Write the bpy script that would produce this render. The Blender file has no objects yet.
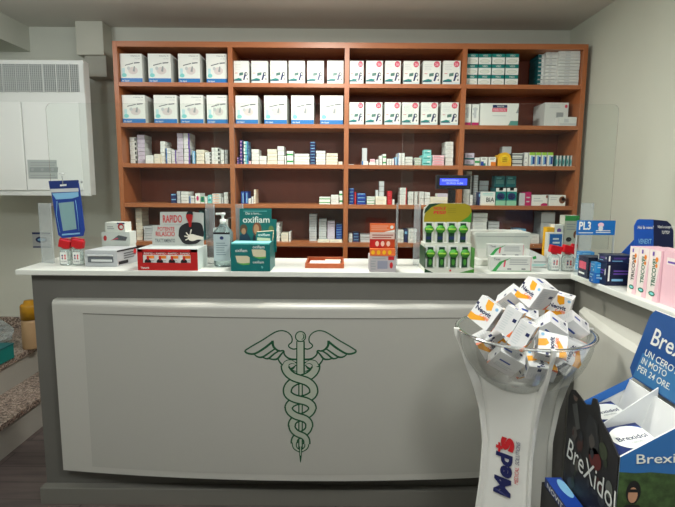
import bpy, math, random
from mathutils import Vector, Matrix
random.seed(4)
# ---------------------------------------------------------------- camera, world, lights, exposure
F = 505.0
EYE = Vector((0, 0, 1.5)); PITCH = math.radians(7.67); ROLL = math.radians(0.4)
fwd = Vector((0, math.cos(PITCH), -math.sin(PITCH)))
r0 = Vector((1, 0, 0)); u0 = r0.cross(fwd)
RT = r0*math.cos(ROLL) + u0*math.sin(ROLL); UP = -r0*math.sin(ROLL) + u0*math.cos(ROLL)
cd = bpy.data.cameras.new('camera'); cam = bpy.data.objects.new('camera', cd)
bpy.context.scene.collection.objects.link(cam); bpy.context.scene.camera = cam
cd.sensor_width = 36; cd.lens = F*36/675; cd.clip_start = .02
M = Matrix((RT, UP, -fwd)).transposed().to_4x4(); M.translation = EYE; cam.matrix_world = M
sc = bpy.context.scene
sc.view_settings.view_transform = 'Standard'; sc.view_settings.look = 'None'
sc.view_settings.gamma = 1; sc.view_settings.use_curve_mapping = False
sc.view_settings.exposure = 0.0
w = bpy.data.worlds.new('world'); sc.world = w; w.use_nodes = True
w.node_tree.nodes['Background'].inputs[0].default_value = (.9, .95, 1, 1)
w.node_tree.nodes['Background'].inputs[1].default_value = 0.0
col = sc.collection
def area(loc, size, power, c, aim=None, sy=None):
    l = bpy.data.lights.new('lamp_light', 'AREA'); l.energy = power; l.color = c; l.size = size
    if sy: l.shape = 'RECTANGLE'; l.size_y = sy
    o = bpy.data.objects.new('lamp_light', l); col.objects.link(o); o.location = loc
    if aim: o.rotation_euler = (Vector(aim)-Vector(loc)).to_track_quat('-Z', 'Y').to_euler()
    return o
area((-.1, 2.5, 2.555), .30, 36, (1, .985, .93))                  # the ceiling lamp over the counter
area((0.6, 0.5, 2.555), .5, 22, (.97, .985, .97))                    # unseen customers' side ceiling lamp, added as front fill
area((-1.2, 0.2, 2.555), .5, 18, (.95, .98, 1))  # second unseen lamp on the customers' side, also added as front fill
def point_light(loc, r, power, c):
    l = bpy.data.lights.new('lamp_light', 'POINT'); l.energy = power; l.color = c; l.shadow_soft_size = r
    o = bpy.data.objects.new('lamp_light', l); col.objects.link(o); o.location = loc
point_light((0.6, 0.5, 2.40), .12, 30, (.96, .985, .98)); point_light((-1.2, 0.2, 2.40), .12, 26, (.93, .98, 1)); point_light((-1.85, 2.2, 2.44), .08, 15, (.93, .98, 1)); point_light((-.1, 2.35, 2.47), .06, 5, (1, .97, .88))  # point lights; all but the heater end's are added to brighten the ceiling

def ray(x, y): return fwd + RT*((x-337.5)/F) - UP*((y-253.5)/F)
def PY(x, y, Y): d = ray(x, y); return EYE + d*(Y/d.y)
def PZ(x, y, Z): d = ray(x, y); return EYE + d*((Z-EYE.z)/d.z)
def PX(x, y, X): d = ray(x, y); return EYE + d*(X/d.x)

# ---------------------------------------------------------------- materials
def lin(h):
    h = h.lstrip('#'); v = [int(h[i:i+2], 16)/255 for i in (0, 2, 4)]
    return tuple(c/12.92 if c <= .04045 else ((c+.055)/1.055)**2.4 for c in v)+(1,)
MC = {}
def mat(h, rough=.5, metal=0, noise=0, scale=30, spec=.4, emit=0):
    k = (h, rough, metal, noise, scale, emit)
    if k in MC: return MC[k]
    m = bpy.data.materials.new('paint_'+h.strip('#')); m.use_nodes = True
    nt = m.node_tree; b = nt.nodes['Principled BSDF']
    b.inputs['Base Color'].default_value = lin(h); b.inputs['Roughness'].default_value = rough
    b.inputs['Metallic'].default_value = metal; b.inputs['Specular IOR Level'].default_value = spec
    if emit:
        b.inputs['Emission Color'].default_value = lin(h); b.inputs['Emission Strength'].default_value = emit
    if noise:
        tc = nt.nodes.new('ShaderNodeTexCoord'); n = nt.nodes.new('ShaderNodeTexNoise'); n.inputs['Scale'].default_value = scale
        n.inputs['Detail'].default_value = 4
        r = nt.nodes.new('ShaderNodeValToRGB'); c = lin(h)
        r.color_ramp.elements[0].position = .3; r.color_ramp.elements[1].position = .7
        r.color_ramp.elements[0].color = tuple(x*(1-noise) for x in c[:3])+(1,)
        r.color_ramp.elements[1].color = tuple(min(1, x*(1+noise)) for x in c[:3])+(1,)
        nt.links.new(tc.outputs['Object'], n.inputs['Vector']); nt.links.new(n.outputs['Fac'], r.inputs['Fac'])
        nt.links.new(r.outputs['Color'], b.inputs['Base Color'])
    MC[k] = m; return m
def clear(name, tint, gloss=1.0, rough=.02, opaque=0.0, white='#cfd8d4', thru=1.0):
    m = bpy.data.materials.new(name); m.use_nodes = True; nt = m.node_tree
    for n in list(nt.nodes):
        if n.type != 'OUTPUT_MATERIAL': nt.nodes.remove(n)
    out = nt.nodes['Material Output']
    t = nt.nodes.new('ShaderNodeBsdfTransparent'); t.inputs[0].default_value = lin(tint)
    g = nt.nodes.new('ShaderNodeBsdfGlossy'); g.inputs['Roughness'].default_value = rough
    f = nt.nodes.new('ShaderNodeFresnel'); f.inputs[0].default_value = 1.45
    mu = nt.nodes.new('ShaderNodeMath'); mu.operation = 'MULTIPLY'; mu.inputs[1].default_value = gloss
    nt.links.new(f.outputs[0], mu.inputs[0])
    mx = nt.nodes.new('ShaderNodeMixShader'); nt.links.new(mu.outputs[0], mx.inputs[0])
    src = t.outputs[0]
    if opaque:
        d = nt.nodes.new('ShaderNodeBsdfDiffuse'); d.inputs[0].default_value = lin(white)
        m2 = nt.nodes.new('ShaderNodeMixShader'); m2.inputs[0].default_value = opaque
        nt.links.new(t.outputs[0], m2.inputs[1]); nt.links.new(d.outputs[0], m2.inputs[2]); src = m2.outputs[0]
    nt.links.new(src, mx.inputs[1]); nt.links.new(g.outputs[0], mx.inputs[2]); nt.links.new(mx.outputs[0], out.inputs[0])
    return m
PLEX = clear('clear_acrylic', '#fcfefd', .8, opaque=.005); PEDGE = clear('acrylic_edge', '#f0f4f2', .5, .2, .42, '#dde5e4')
FIN = clear('acrylic_fin', '#f8fbfa', .5, .1, .22, '#dfe6ea')
BOWL = clear('bowl_plastic', '#fafbfa', .28, .1, .07, '#cfd4d2'); BOWLR = clear('bowl_rim', '#eef1ef', 1, .1, .35)
JAR = clear('jar_plastic', '#f4faf8', .6, .1, .22, '#d5e2df'); BAG = clear('bag_film', '#eef2f4', 1, .18, .3)
GEL = clear('sanitizer_gel', '#dcebea', .8, .1, .22, '#b9cfd0')

def grain(name, a, b_, sx, sy, sz, rough=.38, scale=6):
    m = bpy.data.materials.new(name); m.use_nodes = True; nt = m.node_tree; b = nt.nodes['Principled BSDF']
    tc = nt.nodes.new('ShaderNodeTexCoord'); mp = nt.nodes.new('ShaderNodeMapping'); mp.inputs['Scale'].default_value = (sx, sy, sz)
    n = nt.nodes.new('ShaderNodeTexNoise'); n.inputs['Scale'].default_value = scale; n.inputs['Detail'].default_value = 5
    r = nt.nodes.new('ShaderNodeValToRGB'); r.color_ramp.elements[0].color = lin(a); r.color_ramp.elements[1].color = lin(b_)
    r.color_ramp.elements[0].position = .3; r.color_ramp.elements[1].position = .7
    nt.links.new(tc.outputs['Object'], mp.inputs[0]); nt.links.new(mp.outputs[0], n.inputs['Vector'])
    nt.links.new(n.outputs['Fac'], r.inputs[0]); nt.links.new(r.outputs[0], b.inputs['Base Color']); b.inputs['Roughness'].default_value = rough
    return m
WOODH = grain('cherry_board', '#a36037', '#af6b40', 1, 12, 12)
WOODV = grain('cherry_upright', '#a05c33', '#ab673b', 12, 12, 1)
WOODB = grain('cherry_back_shaded', '#733016', '#7c371b', 8, 8, 1, .5)  # same cherry wood, with the shade inside the shelves darkened into its colour
PLANK = None
def plank():
    m = grain('floor_planks', '#494140', '#6a5e5a', .6, 7, 1, .42, 4); nt = m.node_tree
    b = nt.nodes['Principled BSDF']; r = [n for n in nt.nodes if n.type == 'VALTORGB'][0]
    br = nt.nodes.new('ShaderNodeTexBrick'); br.inputs['Scale'].default_value = 1
    br.inputs['Brick Width'].default_value = 1.2; br.inputs['Row Height'].default_value = .14; br.inputs['Mortar Size'].default_value = .003
    br.inputs['Color1'].default_value = (1, 1, 1, 1); br.inputs['Color2'].default_value = (.75, .75, .75, 1); br.inputs['Mortar'].default_value = (.35, .35, .35, 1)
    tc = [n for n in nt.nodes if n.type == 'TEX_COORD'][0]; nt.links.new(tc.outputs['Object'], br.inputs['Vector'])
    mx = nt.nodes.new('ShaderNodeMix'); mx.data_type = 'RGBA'; mx.blend_type = 'MULTIPLY'; mx.inputs[0].default_value = 1
    nt.links.new(r.outputs[0], mx.inputs[6]); nt.links.new(br.outputs['Color'], mx.inputs[7]); nt.links.new(mx.outputs[2], b.inputs['Base Color'])
    return m
def granite():
    m = bpy.data.materials.new('granite'); m.use_nodes = True; nt = m.node_tree; b = nt.nodes['Principled BSDF']
    tc = nt.nodes.new('ShaderNodeTexCoord'); v = nt.nodes.new('ShaderNodeTexVoronoi'); v.inputs['Scale'].default_value = 130
    n = nt.nodes.new('ShaderNodeTexNoise'); n.inputs['Scale'].default_value = 60; n.inputs['Detail'].default_value = 6
    mx = nt.nodes.new('ShaderNodeMix'); mx.data_type = 'RGBA'; mx.inputs[0].default_value = .5
    r = nt.nodes.new('ShaderNodeValToRGB'); e = r.color_ramp.elements
    e[0].color = lin('#3a322e'); e[1].color = lin('#b5a79a'); e[0].position = .33; e[1].position = .62
    x = e.new(.48); x.color = lin('#7d6a5e')
    nt.links.new(tc.outputs['Object'], v.inputs['Vector']); nt.links.new(tc.outputs['Object'], n.inputs['Vector'])
    nt.links.new(v.outputs['Color'], mx.inputs[6]); nt.links.new(n.outputs['Color'], mx.inputs[7])
    nt.links.new(mx.outputs[2], r.inputs[0]); nt.links.new(r.outputs[0], b.inputs['Base Color']); b.inputs['Roughness'].default_value = .35
    return m

# ---------------------------------------------------------------- mesh builder
TX = {}
def glyphs(s, bold=0):
    if (s, bold) in TX: return TX[(s, bold)]
    c = bpy.data.curves.new('t', 'FONT'); c.body = s; c.size = 1; c.offset = bold; c.resolution_u = 3
    o = bpy.data.objects.new('t', c); col.objects.link(o)
    dg = bpy.context.evaluated_depsgraph_get(); me = o.evaluated_get(dg).to_mesh()
    vs = [v.co.copy() for v in me.vertices]; fs = [tuple(p.vertices) for p in me.polygons]
    o.evaluated_get(dg).to_mesh_clear(); bpy.data.objects.remove(o); bpy.data.curves.remove(c)
    x0 = min(v.x for v in vs); x1 = max(v.x for v in vs); y0 = min(v.y for v in vs); y1 = max(v.y for v in vs)
    TX[(s, bold)] = ([((v.x-x0)/(x1-x0), (v.y-y0)/(y1-y0)) for v in vs], fs, (x1-x0)/(y1-y0))
    return TX[(s, bold)]
class MB:
    def __init__(s): s.v = []; s.f = []; s.m = []; s.ms = []; s.sm = []
    def mi(s, m):
        if m not in s.ms: s.ms.append(m)
        return s.ms.index(m)
    def add(s, vs, fs, m, smooth=False):
        b = len(s.v); s.v += [tuple(v) for v in vs]; k = s.mi(m)
        for f in fs: s.f.append(tuple(i+b for i in f)); s.m.append(k); s.sm.append(smooth)
    def box(s, x0, x1, y0, y1, z0, z1, m, faces=None):
        vs = [(x, y, z) for x in (x0, x1) for y in (y0, y1) for z in (z0, z1)]
        fs = [(0, 1, 3, 2), (4, 6, 7, 5), (0, 4, 5, 1), (2, 3, 7, 6), (0, 2, 6, 4), (1, 5, 7, 3)]  # -x +x -y +y -z +z
        ms = faces or [m]*6
        b = len(s.v); s.v += vs
        for f, mm in zip(fs, ms): s.f.append(tuple(i+b for i in f)); s.m.append(s.mi(mm)); s.sm.append(False)
    def poly(s, pts, m): s.add(pts, [tuple(range(len(pts)))], m)
    def prism(s, pts, off, m, m2=None):
        n = len(pts); p = [Vector(q) for q in pts]; o = Vector(off)
        s.add(p+[q+o for q in p], [tuple(range(n))], m)
        b = len(s.v)-2*n; k = s.mi(m)
        s.f.append(tuple(b+n+i for i in reversed(range(n)))); s.m.append(k); s.sm.append(False)
        k = s.mi(m2 or m)
        for i in range(n):
            j = (i+1) % n; s.f.append((b+i, b+n+i, b+n+j, b+j)); s.m.append(k); s.sm.append(False)
    def lathe(s, prof, m, n=24, c=(0, 0, 0), smooth=True, sx=1, sy=1):
        vs = []; fs = []
        for r, z in prof:
            for i in range(n): a = 2*math.pi*i/n; vs.append((c[0]+r*sx*math.cos(a), c[1]+r*sy*math.sin(a), c[2]+z))
        for k in range(len(prof)-1):
            for i in range(n):
                j = (i+1) % n; fs.append((k*n+i, k*n+j, (k+1)*n+j, (k+1)*n+i))
        s.add(vs, fs, m, smooth)
    def tube(s, pts, r, m, n=8):
        pts = [Vector(p) for p in pts]; vs = []; fs = []
        for i, p in enumerate(pts):
            t = (pts[min(i+1, len(pts)-1)]-pts[max(i-1, 0)]).normalized()
            a = t.cross(Vector((0, 1, 0)) if abs(t.y) < .9 else Vector((0, 0, 1))).normalized(); b = t.cross(a).normalized()
            rr = r if not isinstance(r, (list, tuple)) else r[i]
            for k in range(n): q = 2*math.pi*k/n; vs.append(p+a*rr*math.cos(q)+b*rr*math.sin(q))
        for i in range(len(pts)-1):
            for k in range(n): j = (k+1) % n; fs.append((i*n+k, i*n+j, (i+1)*n+j, (i+1)*n+k))
        fs.append(tuple(range(n))[::-1]); fs.append(tuple((len(pts)-1)*n+k for k in range(n)))
        s.add(vs, fs, m, True)
    # decals: o = lower left corner, X and Y = full side vectors of a face; u,v in 0..1
    def rect(s, fr, u0, v0, u1, v1, m, lift=.0004):
        o, X, Y = fr; N = X.cross(Y).normalized()*lift
        s.poly([o+X*a+Y*b+N for a, b in ((u0, v0), (u1, v0), (u1, v1), (u0, v1))], m)
    def shape(s, fr, pts, m, lift=.0005):
        o, X, Y = fr; N = X.cross(Y).normalized()*lift
        s.poly([o+X*a+Y*b+N for a, b in pts], m)
    def disc(s, fr, cu, cv, ru, rv, m, lift=.0005, n=16):
        c = lambda v: min(1, max(0, v))
        s.shape(fr, [(c(cu+ru*math.cos(2*math.pi*i/n)), c(cv+rv*math.sin(2*math.pi*i/n))) for i in range(n)], m, lift)
    def text(s, fr, t, u0, v0, u1, v1, m, lift=.0007, bold=.012, skew=0):
        o, X, Y = fr; N = X.cross(Y).normalized()*lift; g, fs, _ = glyphs(t, bold)
        s.add([o+X*(u0+(u1-u0)*a+skew*b)+Y*(v0+(v1-v0)*b)+N for a, b in g], fs, m)
    def lines(s, fr, u0, v0, u1, v1, n, m, rnd=.3, lift=.0005, fill=.45):
        h = (v1-v0)/n
        for i in range(n):
            e = u1-(u1-u0)*random.random()*rnd
            s.rect(fr, u0, v0+i*h, e, v0+i*h+h*fill, m, lift)
    def build(s, name, parent=None, loc=(0, 0, 0), bevel=0, seg=2, rot=None, mods=None):
        me = bpy.data.meshes.new(name); me.from_pydata(s.v, [], s.f)
        for m in s.ms: me.materials.append(m)
        me.polygons.foreach_set('material_index', s.m); me.polygons.foreach_set('use_smooth', s.sm); me.update()
        o = bpy.data.objects.new(name, me); col.objects.link(o); o.location = loc
        if rot: o.rotation_euler = rot
        if parent: o.parent = parent
        if bevel:
            b = o.modifiers.new('bevel', 'BEVEL'); b.width = bevel; b.segments = seg; b.limit_method = 'ANGLE'
        return o
def face(x0, x1, y, z0, z1): return (Vector((x0, y, z0)), Vector((x1-x0, 0, 0)), Vector((0, 0, z1-z0)))
def tag(o, label=None, cat=None, group=None, kind=None):
    if label: o['label'] = label
    if cat: o['category'] = cat
    if group: o['group'] = group
    if kind: o['kind'] = kind
    return o
def empty(name, loc, label, cat, group=None):
    o = bpy.data.objects.new(name, None); col.objects.link(o); o.location = loc; o.empty_display_size = .05
    return tag(o, label, cat, group)
def struct(mb, name, **k): o = mb.build(name, **k); o['kind'] = 'structure'; return o

W = mat('#e8ebe4', .45); W2 = mat('#d9ddd8', .5); GREY = mat('#9aa0a0', .5); DG = mat('#5a6065', .5); BK = mat('#191a1e', .45)
NAVY = mat('#1c2c5e', .4); BLUE = mat('#1f6db5', .4); DBLUE = mat('#1a3f94', .4); LBLUE = mat('#7fb6d8', .45); RED = mat('#c4252c', .4)
PINKR = mat('#d8556b', .45); GREEN = mat('#2f9a4a', .45); TEAL = mat('#0f7f78', .4); DTEAL = mat('#0c5f63', .4); ORANGE = mat('#e8862c', .45)
YEL = mat('#f0b71c', .45); MAG = mat('#b81f62', .45); PURP = mat('#6b4aa0', .45); CREAM = mat('#ebe6cf', .5); PINK = mat('#f0c6ce', .5)
LTEAL = mat('#7fd0cc', .45); LGREY = mat('#c3c8c8', .5); BROWN = mat('#7a4a32', .5); LILAC = mat('#cfc4d4', .5); LIME = mat('#9ed04c', .45)

# ---------------------------------------------------------------- room
XL, XR, YB, YF, ZC = -2.75, 1.64, 3.76, -2.2, 2.6
WALL = mat('#c8cabe', .8, noise=.03, scale=2); WALLR = mat('#c4c8b9', .8, noise=.03, scale=2)
CEIL = mat('#d2d0c8', .85, noise=.02, scale=2)
b = MB(); b.box(XL-.1, 2.7, YF-.1, YB+.1, -.1, 0, plank()); struct(b, 'floor')
b = MB(); b.box(XL-.1, 2.7, YF-.1, YB+.1, ZC, ZC+.1, CEIL); struct(b, 'ceiling')
b = MB(); b.box(XL-.1, XR+.1, YB, YB+.1, 0, ZC, WALL); struct(b, 'wall_back')
b = MB(); b.box(XL-.1, XL, YF, YB, 0, ZC, WALL); struct(b, 'wall_left')
b = MB(); b.box(XR, XR+.1, 2.42, YB, 0, ZC, WALLR); struct(b, 'wall_right')
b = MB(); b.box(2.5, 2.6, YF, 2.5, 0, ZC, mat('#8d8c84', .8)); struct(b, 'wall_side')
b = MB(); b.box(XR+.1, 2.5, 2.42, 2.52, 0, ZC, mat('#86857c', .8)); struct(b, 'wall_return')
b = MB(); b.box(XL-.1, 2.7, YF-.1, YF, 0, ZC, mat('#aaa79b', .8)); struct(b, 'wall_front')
# soffit and boxed-in beam by the ceiling
p = PY(0, 43, YB); q = PY(18, 52, YB)
b = MB(); b.box(XL, -2.20, YF, YB, 2.43, ZC, WALL); struct(b, 'trim_1')
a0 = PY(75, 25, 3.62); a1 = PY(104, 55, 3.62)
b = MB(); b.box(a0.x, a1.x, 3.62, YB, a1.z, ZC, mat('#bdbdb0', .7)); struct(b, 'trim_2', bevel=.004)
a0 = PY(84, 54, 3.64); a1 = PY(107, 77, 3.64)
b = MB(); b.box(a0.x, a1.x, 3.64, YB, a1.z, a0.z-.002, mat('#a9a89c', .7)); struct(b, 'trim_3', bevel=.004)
# raised granite steps behind the counter
GR = granite(); RIS = mat('#a8a69d', .6)
b = MB(); b.box(XL, -1.83, 1.9, YB, 0, .17, RIS); b.box(XL, -1.815, 1.9, YB, .17, .2, GR); struct(b, 'floor_step_lower')
b = MB(); b.box(XL, -2.08, 1.9, YB, .2, .36, RIS); b.box(XL, -2.065, 1.9, YB, .36, .40, GR); struct(b, 'floor_step_upper')
b = MB(); b.box(XL, -1.9, YB-.02, YB-.001, .40, .49, GR); struct(b, 'baseboard_back')

# ---------------------------------------------------------------- lamps
def lamp(x, y, label, r=.2):
    t = empty('ceiling_lamp', (x, y, ZC), label, 'ceiling lamp', 'round ceiling lamps')
    b = MB(); b.lathe([(0, 0), (r, 0), (r, -.03), (r*.93, -.04), (r*.9, -.025), (0, -.025)], mat('#dddddd', .4), 32); b.build('housing', t)
    b = MB(); b.lathe([(r*.9, -.027), (r*.8, -.034), (0, -.036)], mat('#fff4de', .4, emit=3), 32); b.build('diffuser', t)
lamp(-.1, 2.5, 'round white ceiling lamp lit above the counter'); lamp(.6, .5, 'round white ceiling lamp added unseen over the customer floor as front fill', .28)
lamp(-1.85, 2.2, 'small round white ceiling lamp lit behind the worktop end near the heater', .13); lamp(-1.2, .2, 'round white ceiling lamp added unseen left of the customer floor as front fill', .28)  # both customer-side fixtures are unseen, added to go with the fill

# ---------------------------------------------------------------- shelving unit
YS = 3.40; SX0, SX1 = -1.461, 1.607; TH = .026
ZT = 2.412; RZ = [2.158, 1.899, 1.637, 1.373, 1.114]; LOW = [.84, .56, .28, .03]
DIV = [-.703, .053, .815]
su = empty('shelving_unit', (0, YS, 0), 'tall cherry wood shelving unit with four bays against the back wall', 'shelves')
def lbox(par, name, x0, x1, y0, y1, z0, z1, m, bevel=0):
    L = par.location; b = MB(); b.box(x0-L.x, x1-L.x, y0-L.y, y1-L.y, z0-L.z, z1-L.z, m); return b.build(name, par, bevel=bevel)
YBK = 3.715
lbox(su, 'side_panel', SX0, SX0+.03, YS, YBK, 0, ZT, WOODV, .001); lbox(su, 'side_panel', SX1-.03, SX1, YS, YBK, 0, ZT, WOODV, .001)
lbox(su, 'top_board', SX0+.03, SX1-.03, YS, YBK, ZT-.034, ZT, WOODH)
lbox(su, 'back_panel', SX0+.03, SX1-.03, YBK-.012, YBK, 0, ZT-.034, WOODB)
for d in DIV: lbox(su, 'divider', d-.015, d+.015, YS+.001, YBK-.012, 0, ZT-.034, WOODV)
bx = [SX0+.03]+[v for d in DIV for v in (d-.015, d+.015)]+[SX1-.03]
for k in range(4):
    for z in RZ+LOW: lbox(su, 'shelf_board', bx[2*k]+.0005, bx[2*k+1]-.0005, YS+.003, YBK-.012, z-TH, z, WOODH)

# ---------------------------------------------------------------- stock on the shelves
ORD = 'first second third fourth fifth sixth seventh eighth ninth tenth eleventh twelfth thirteenth fourteenth fifteenth sixteenth seventeenth eighteenth nineteenth twentieth'.split()
BAY = ['left bay', 'second bay', 'third bay', 'right bay']; ROW = ['top', 'second', 'third', 'fourth', 'fifth']
cnt = {}
def nebuliser(b, f):      # big carton with a blue foot stripe and a picture
    b.rect(f, 0, 0, 1, .16, mat('#2276bd', .4)); b.text(f, 'Air liquid', .05, .03, .38, .1, W)
    b.text(f, 'Clenny A', .5, .885, .93, .95, GREY); b.text(f, 'uso fam', .68, .81, .93, .86, LGREY)
    b.shape(f, [(.22, .585), (.6, .66), (.6, .69), (.22, .615)], DG); b.shape(f, [(.64, .66), (.9, .68), (.9, .715), (.64, .7)], DG)
    b.rect(f, .08, .2, .2, .5, mat('#b9dfe2', .5)); b.disc(f, .17, .26, .11, .07, LTEAL, .0006)
    b.disc(f, .58, .42, .22, .13, mat('#d8cfcb', .5)); b.shape(f, [(.56, .4), (.66, .38), (.68, .56), (.63, .58)], GREY, .0007); b.disc(f, .38, .5, .07, .06, LGREY, .0007)
def monitor(b, f, logo=True):   # pressure monitor carton
    b.rect(f, 0, 0, 1, .1, mat('#cfdedd', .5)); b.shape(f, [(0, .12), (.45, .13), (.55, .2), (.3, .24), (0, .17)], TEAL)
    b.shape(f, [(0, .11), (.55, .11), (.55, .14), (0, .14)], NAVY, .0007)
    b.shape(f, [(.35, .34), (.6, .37), (.62, .5), (.36, .47)], mat('#507a70', .4)); b.shape(f, [(.6, .15), (.7, .15), (.84, .48), (.72, .48)], NAVY, .0007)
    b.disc(f, .8, .42, .11, .09, DG, .0006); b.disc(f, .82, .42, .05, .04, W, .0008); b.disc(f, .88, .2, .04, .04, DG)
    b.lines(f, .08, .62, .55, .9, 4, LGREY, fill=.2)
    if logo: b.disc(f, .77, .86, .17, .13, PINKR); b.text(f, '26', .67, .8, .87, .91, PINK)
    b.rect(f, .08, .45, .25, .47, RED)
def tealbox(b, f):
    b.rect(f, 0, .66, 1, 1, TEAL); b.text(f, 'VISO', .3, .74, .72, .93, W2)
    b.disc(f, .5, .3, .4, .2, mat('#c9d4c8', .5)); b.disc(f, .5, .3, .33, .15, mat('#dde2d6', .5), .0007)
def lined(b, f): b.lines(f, .12, .25, .85, .85, 2, LGREY, fill=.3)
def smallp(*ops):
    def g(b, f):
        for op in ops:
            if op[0] == 'r': b.rect(f, *op[1:5], op[5])
            elif op[0] == 'd': b.disc(f, *op[1:5], op[5])
            elif op[0] == 'l': b.lines(f, *op[1:5], 2, op[5], fill=.4)
            elif op[0] == 't': b.text(f, op[6], *op[1:5], op[5])
    return g
S = {  # style: (look, front, sides, print)
 'w': ('plain white medicine box', W, W2, lined),
 'c': ('cream white medicine box', CREAM, CREAM, lined),
 'g': ('dull grey medicine box', LGREY, GREY, lined),
 'dot': ('white medicine box with black end mark', W, W2, smallp(('l', .1, .3, .6, .8, LGREY), ('r', .78, .12, 1, .8, BK))),
 'pur': ('white medicine box with purple end', W, W2, smallp(('r', .72, 0, 1, 1, PURP), ('l', .1, .3, .6, .8, LILAC))),
 'ppk': ('purple and navy medicine box', PURP, NAVY, smallp(('r', .6, 0, 1, 1, NAVY), ('r', .1, .4, .5, .7, PINK))),
 'tel': ('teal and white medicine box', LTEAL, LBLUE, smallp(('r', 0, .1, .35, .9, W), ('r', .8, 0, 1, 1, BLUE))),
 'lil': ('lilac white medicine box', LILAC, W2, lined),
 'blw': ('white medicine box with blue edge', W, W2, smallp(('r', 0, 0, .22, 1, BLUE), ('l', .35, .3, .85, .8, LGREY))),
 'nav': ('dark navy blue medicine box', NAVY, NAVY, smallp(('r', .1, .65, .9, .85, LBLUE))),
 'blu': ('bright blue medicine box', DBLUE, DBLUE, smallp(('r', .08, .7, .9, .9, LBLUE),)),
 'bkt': ('upright blue and white medicine box', DBLUE, DBLUE, smallp(('r', .45, .05, .85, .9, LBLUE),)),
 'lbl': ('pale blue medicine box', LBLUE, LBLUE, smallp(('r', .3, .1, .5, .9, W),)),
 'grs': ('white medicine box with green stripe', W, W2, smallp(('r', 0, .35, 1, .6, GREEN),)),
 'pkw': ('pink and white medicine box', PINK, W2, smallp(('l', .1, .3, .9, .8, PINKR),)),
 'pkd': ('white medicine box with pink figure', W, W2, smallp(('d', .5, .5, .25, .25, MAG),)),
 'grn': ('green and white medicine box', GREEN, W2, smallp(('d', .5, .6, .4, .3, DTEAL), ('r', 0, 0, 1, .2, W))),
 'tea': ('plain teal medicine box', LTEAL, LTEAL, smallp(('r', .1, .3, .8, .5, TEAL), ('r', .5, .6, .9, .8, W))),
 'ors': ('white medicine box with orange print', W, W2, smallp(('r', .1, .4, .8, .65, ORANGE),)),
 'red': ('red medicine box', RED, RED, smallp(('l', .15, .3, .85, .8, PINKR),)),
 'rdw': ('white medicine box with red edge', W, W2, smallp(('r', .85, 0, 1, 1, RED), ('l', .1, .3, .7, .8, LGREY))),
 'dkw': ('white medicine box with dark end', W, W2, smallp(('r', 0, .1, .15, .9, BROWN), ('l', .3, .3, .9, .8, LGREY))),
 'mag': ('magenta medicine box', MAG, MAG, lined),
 'wpk': ('white box with pink foot stripe', W, W2, smallp(('r', 0, 0, 1, .15, MAG), ('r', .25, .35, .6, .85, LGREY), ('l', .1, .5, .8, .95, LGREY))),
 'swb': ('white box with blue swoosh', W, W2, smallp(('r', 0, 0, .45, .5, DBLUE), ('r', .45, 0, .75, .3, TEAL), ('l', .2, .7, .9, .95, DG))),
 'swo': ('white box with orange swoosh', W, W2, smallp(('r', .3, 0, 1, .45, ORANGE), ('l', .2, .7, .9, .95, DG))),
 'gpp': ('grey box with dark green base', LILAC, DG, smallp(('r', 0, 0, 1, .25, DTEAL), ('l', .2, .4, .8, .8, DG))),
 'gwb': ('green topped box with blue tube print', W, W2, smallp(('r', 0, .8, 1, 1, LIME), ('r', .3, .1, .6, .75, LBLUE), ('r', .6, .15, .95, .7, DBLUE))),
 'cur': ('narrow box with teal curl print', W2, DTEAL, smallp(('r', 0, 0, .35, 1, DTEAL), ('d', .6, .4, .3, .3, LTEAL), ('d', .6, .4, .14, .16, DTEAL))),
 'dtl': ('dark teal carton', DTEAL, DTEAL, smallp(('r', .15, .3, .9, .65, mat('#4f8580', .5)), ('l', .2, .75, .8, .9, LTEAL))),
 'tgr': ('teal carton with white cap and navy shield', TEAL, DTEAL, smallp(('r', 0, .8, 1, 1, W), ('r', .3, .85, .7, 1, DTEAL), ('r', 0, 0, 1, .28, mat('#8cc9a8', .5)), ('d', .5, .52, .4, .2, NAVY), ('l', .3, .45, .7, .6, LTEAL))),
 'bia': ('white carton with black lettering', W, W2, smallp(('l', .1, .75, .9, .95, LTEAL), ('r', 0, 0, 1, .12, CREAM), ('t', .38, .25, .95, .58, BK, 'BIA'))),
 'wmg': ('white carton with a dark pink wave', W, W2, smallp(('d', .82, .05, .25, .2, MAG), ('d', .95, .85, .07, .14, BROWN), ('l', .1, .4, .7, .85, LGREY))),
 'wbr': ('white carton with a brown round photo', W, W2, smallp(('d', .8, .55, .2, .34, BROWN), ('d', .86, .6, .11, .2, ORANGE), ('l', .08, .55, .6, .9, LGREY))),
 'dw': ('black and white carton', W2, BK, smallp(('r', 0, .45, 1, .75, DG),)),
 'gtb': ('white box with dark green spine', W2, DTEAL, smallp(('r', 0, .1, .5, .9, DTEAL),)),
 'lgw': ('pale stacked carton', W2, W2, smallp(('r', .05, .15, .95, .3, LGREY), ('r', .3, .4, .55, .8, LGREY))),
 'grb': ('grey white carton with print block', W2, W2, smallp(('r', .5, .25, .8, .6, GREY), ('l', .2, .78, .75, .92, LGREY), ('d', .9, .85, .06, .07, PINKR))),
 'tl3': ('teal topped carton', W, TEAL, tealbox),
 'neb': ('large white carton with blue foot stripe', W, W2, nebuliser),
 'mon': ('white carton with monitor picture', W, W2, lambda b, f: monitor(b, f, False)),
 'mnr': ('white carton with monitor picture and red badge', W, W2, monitor),
}
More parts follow.
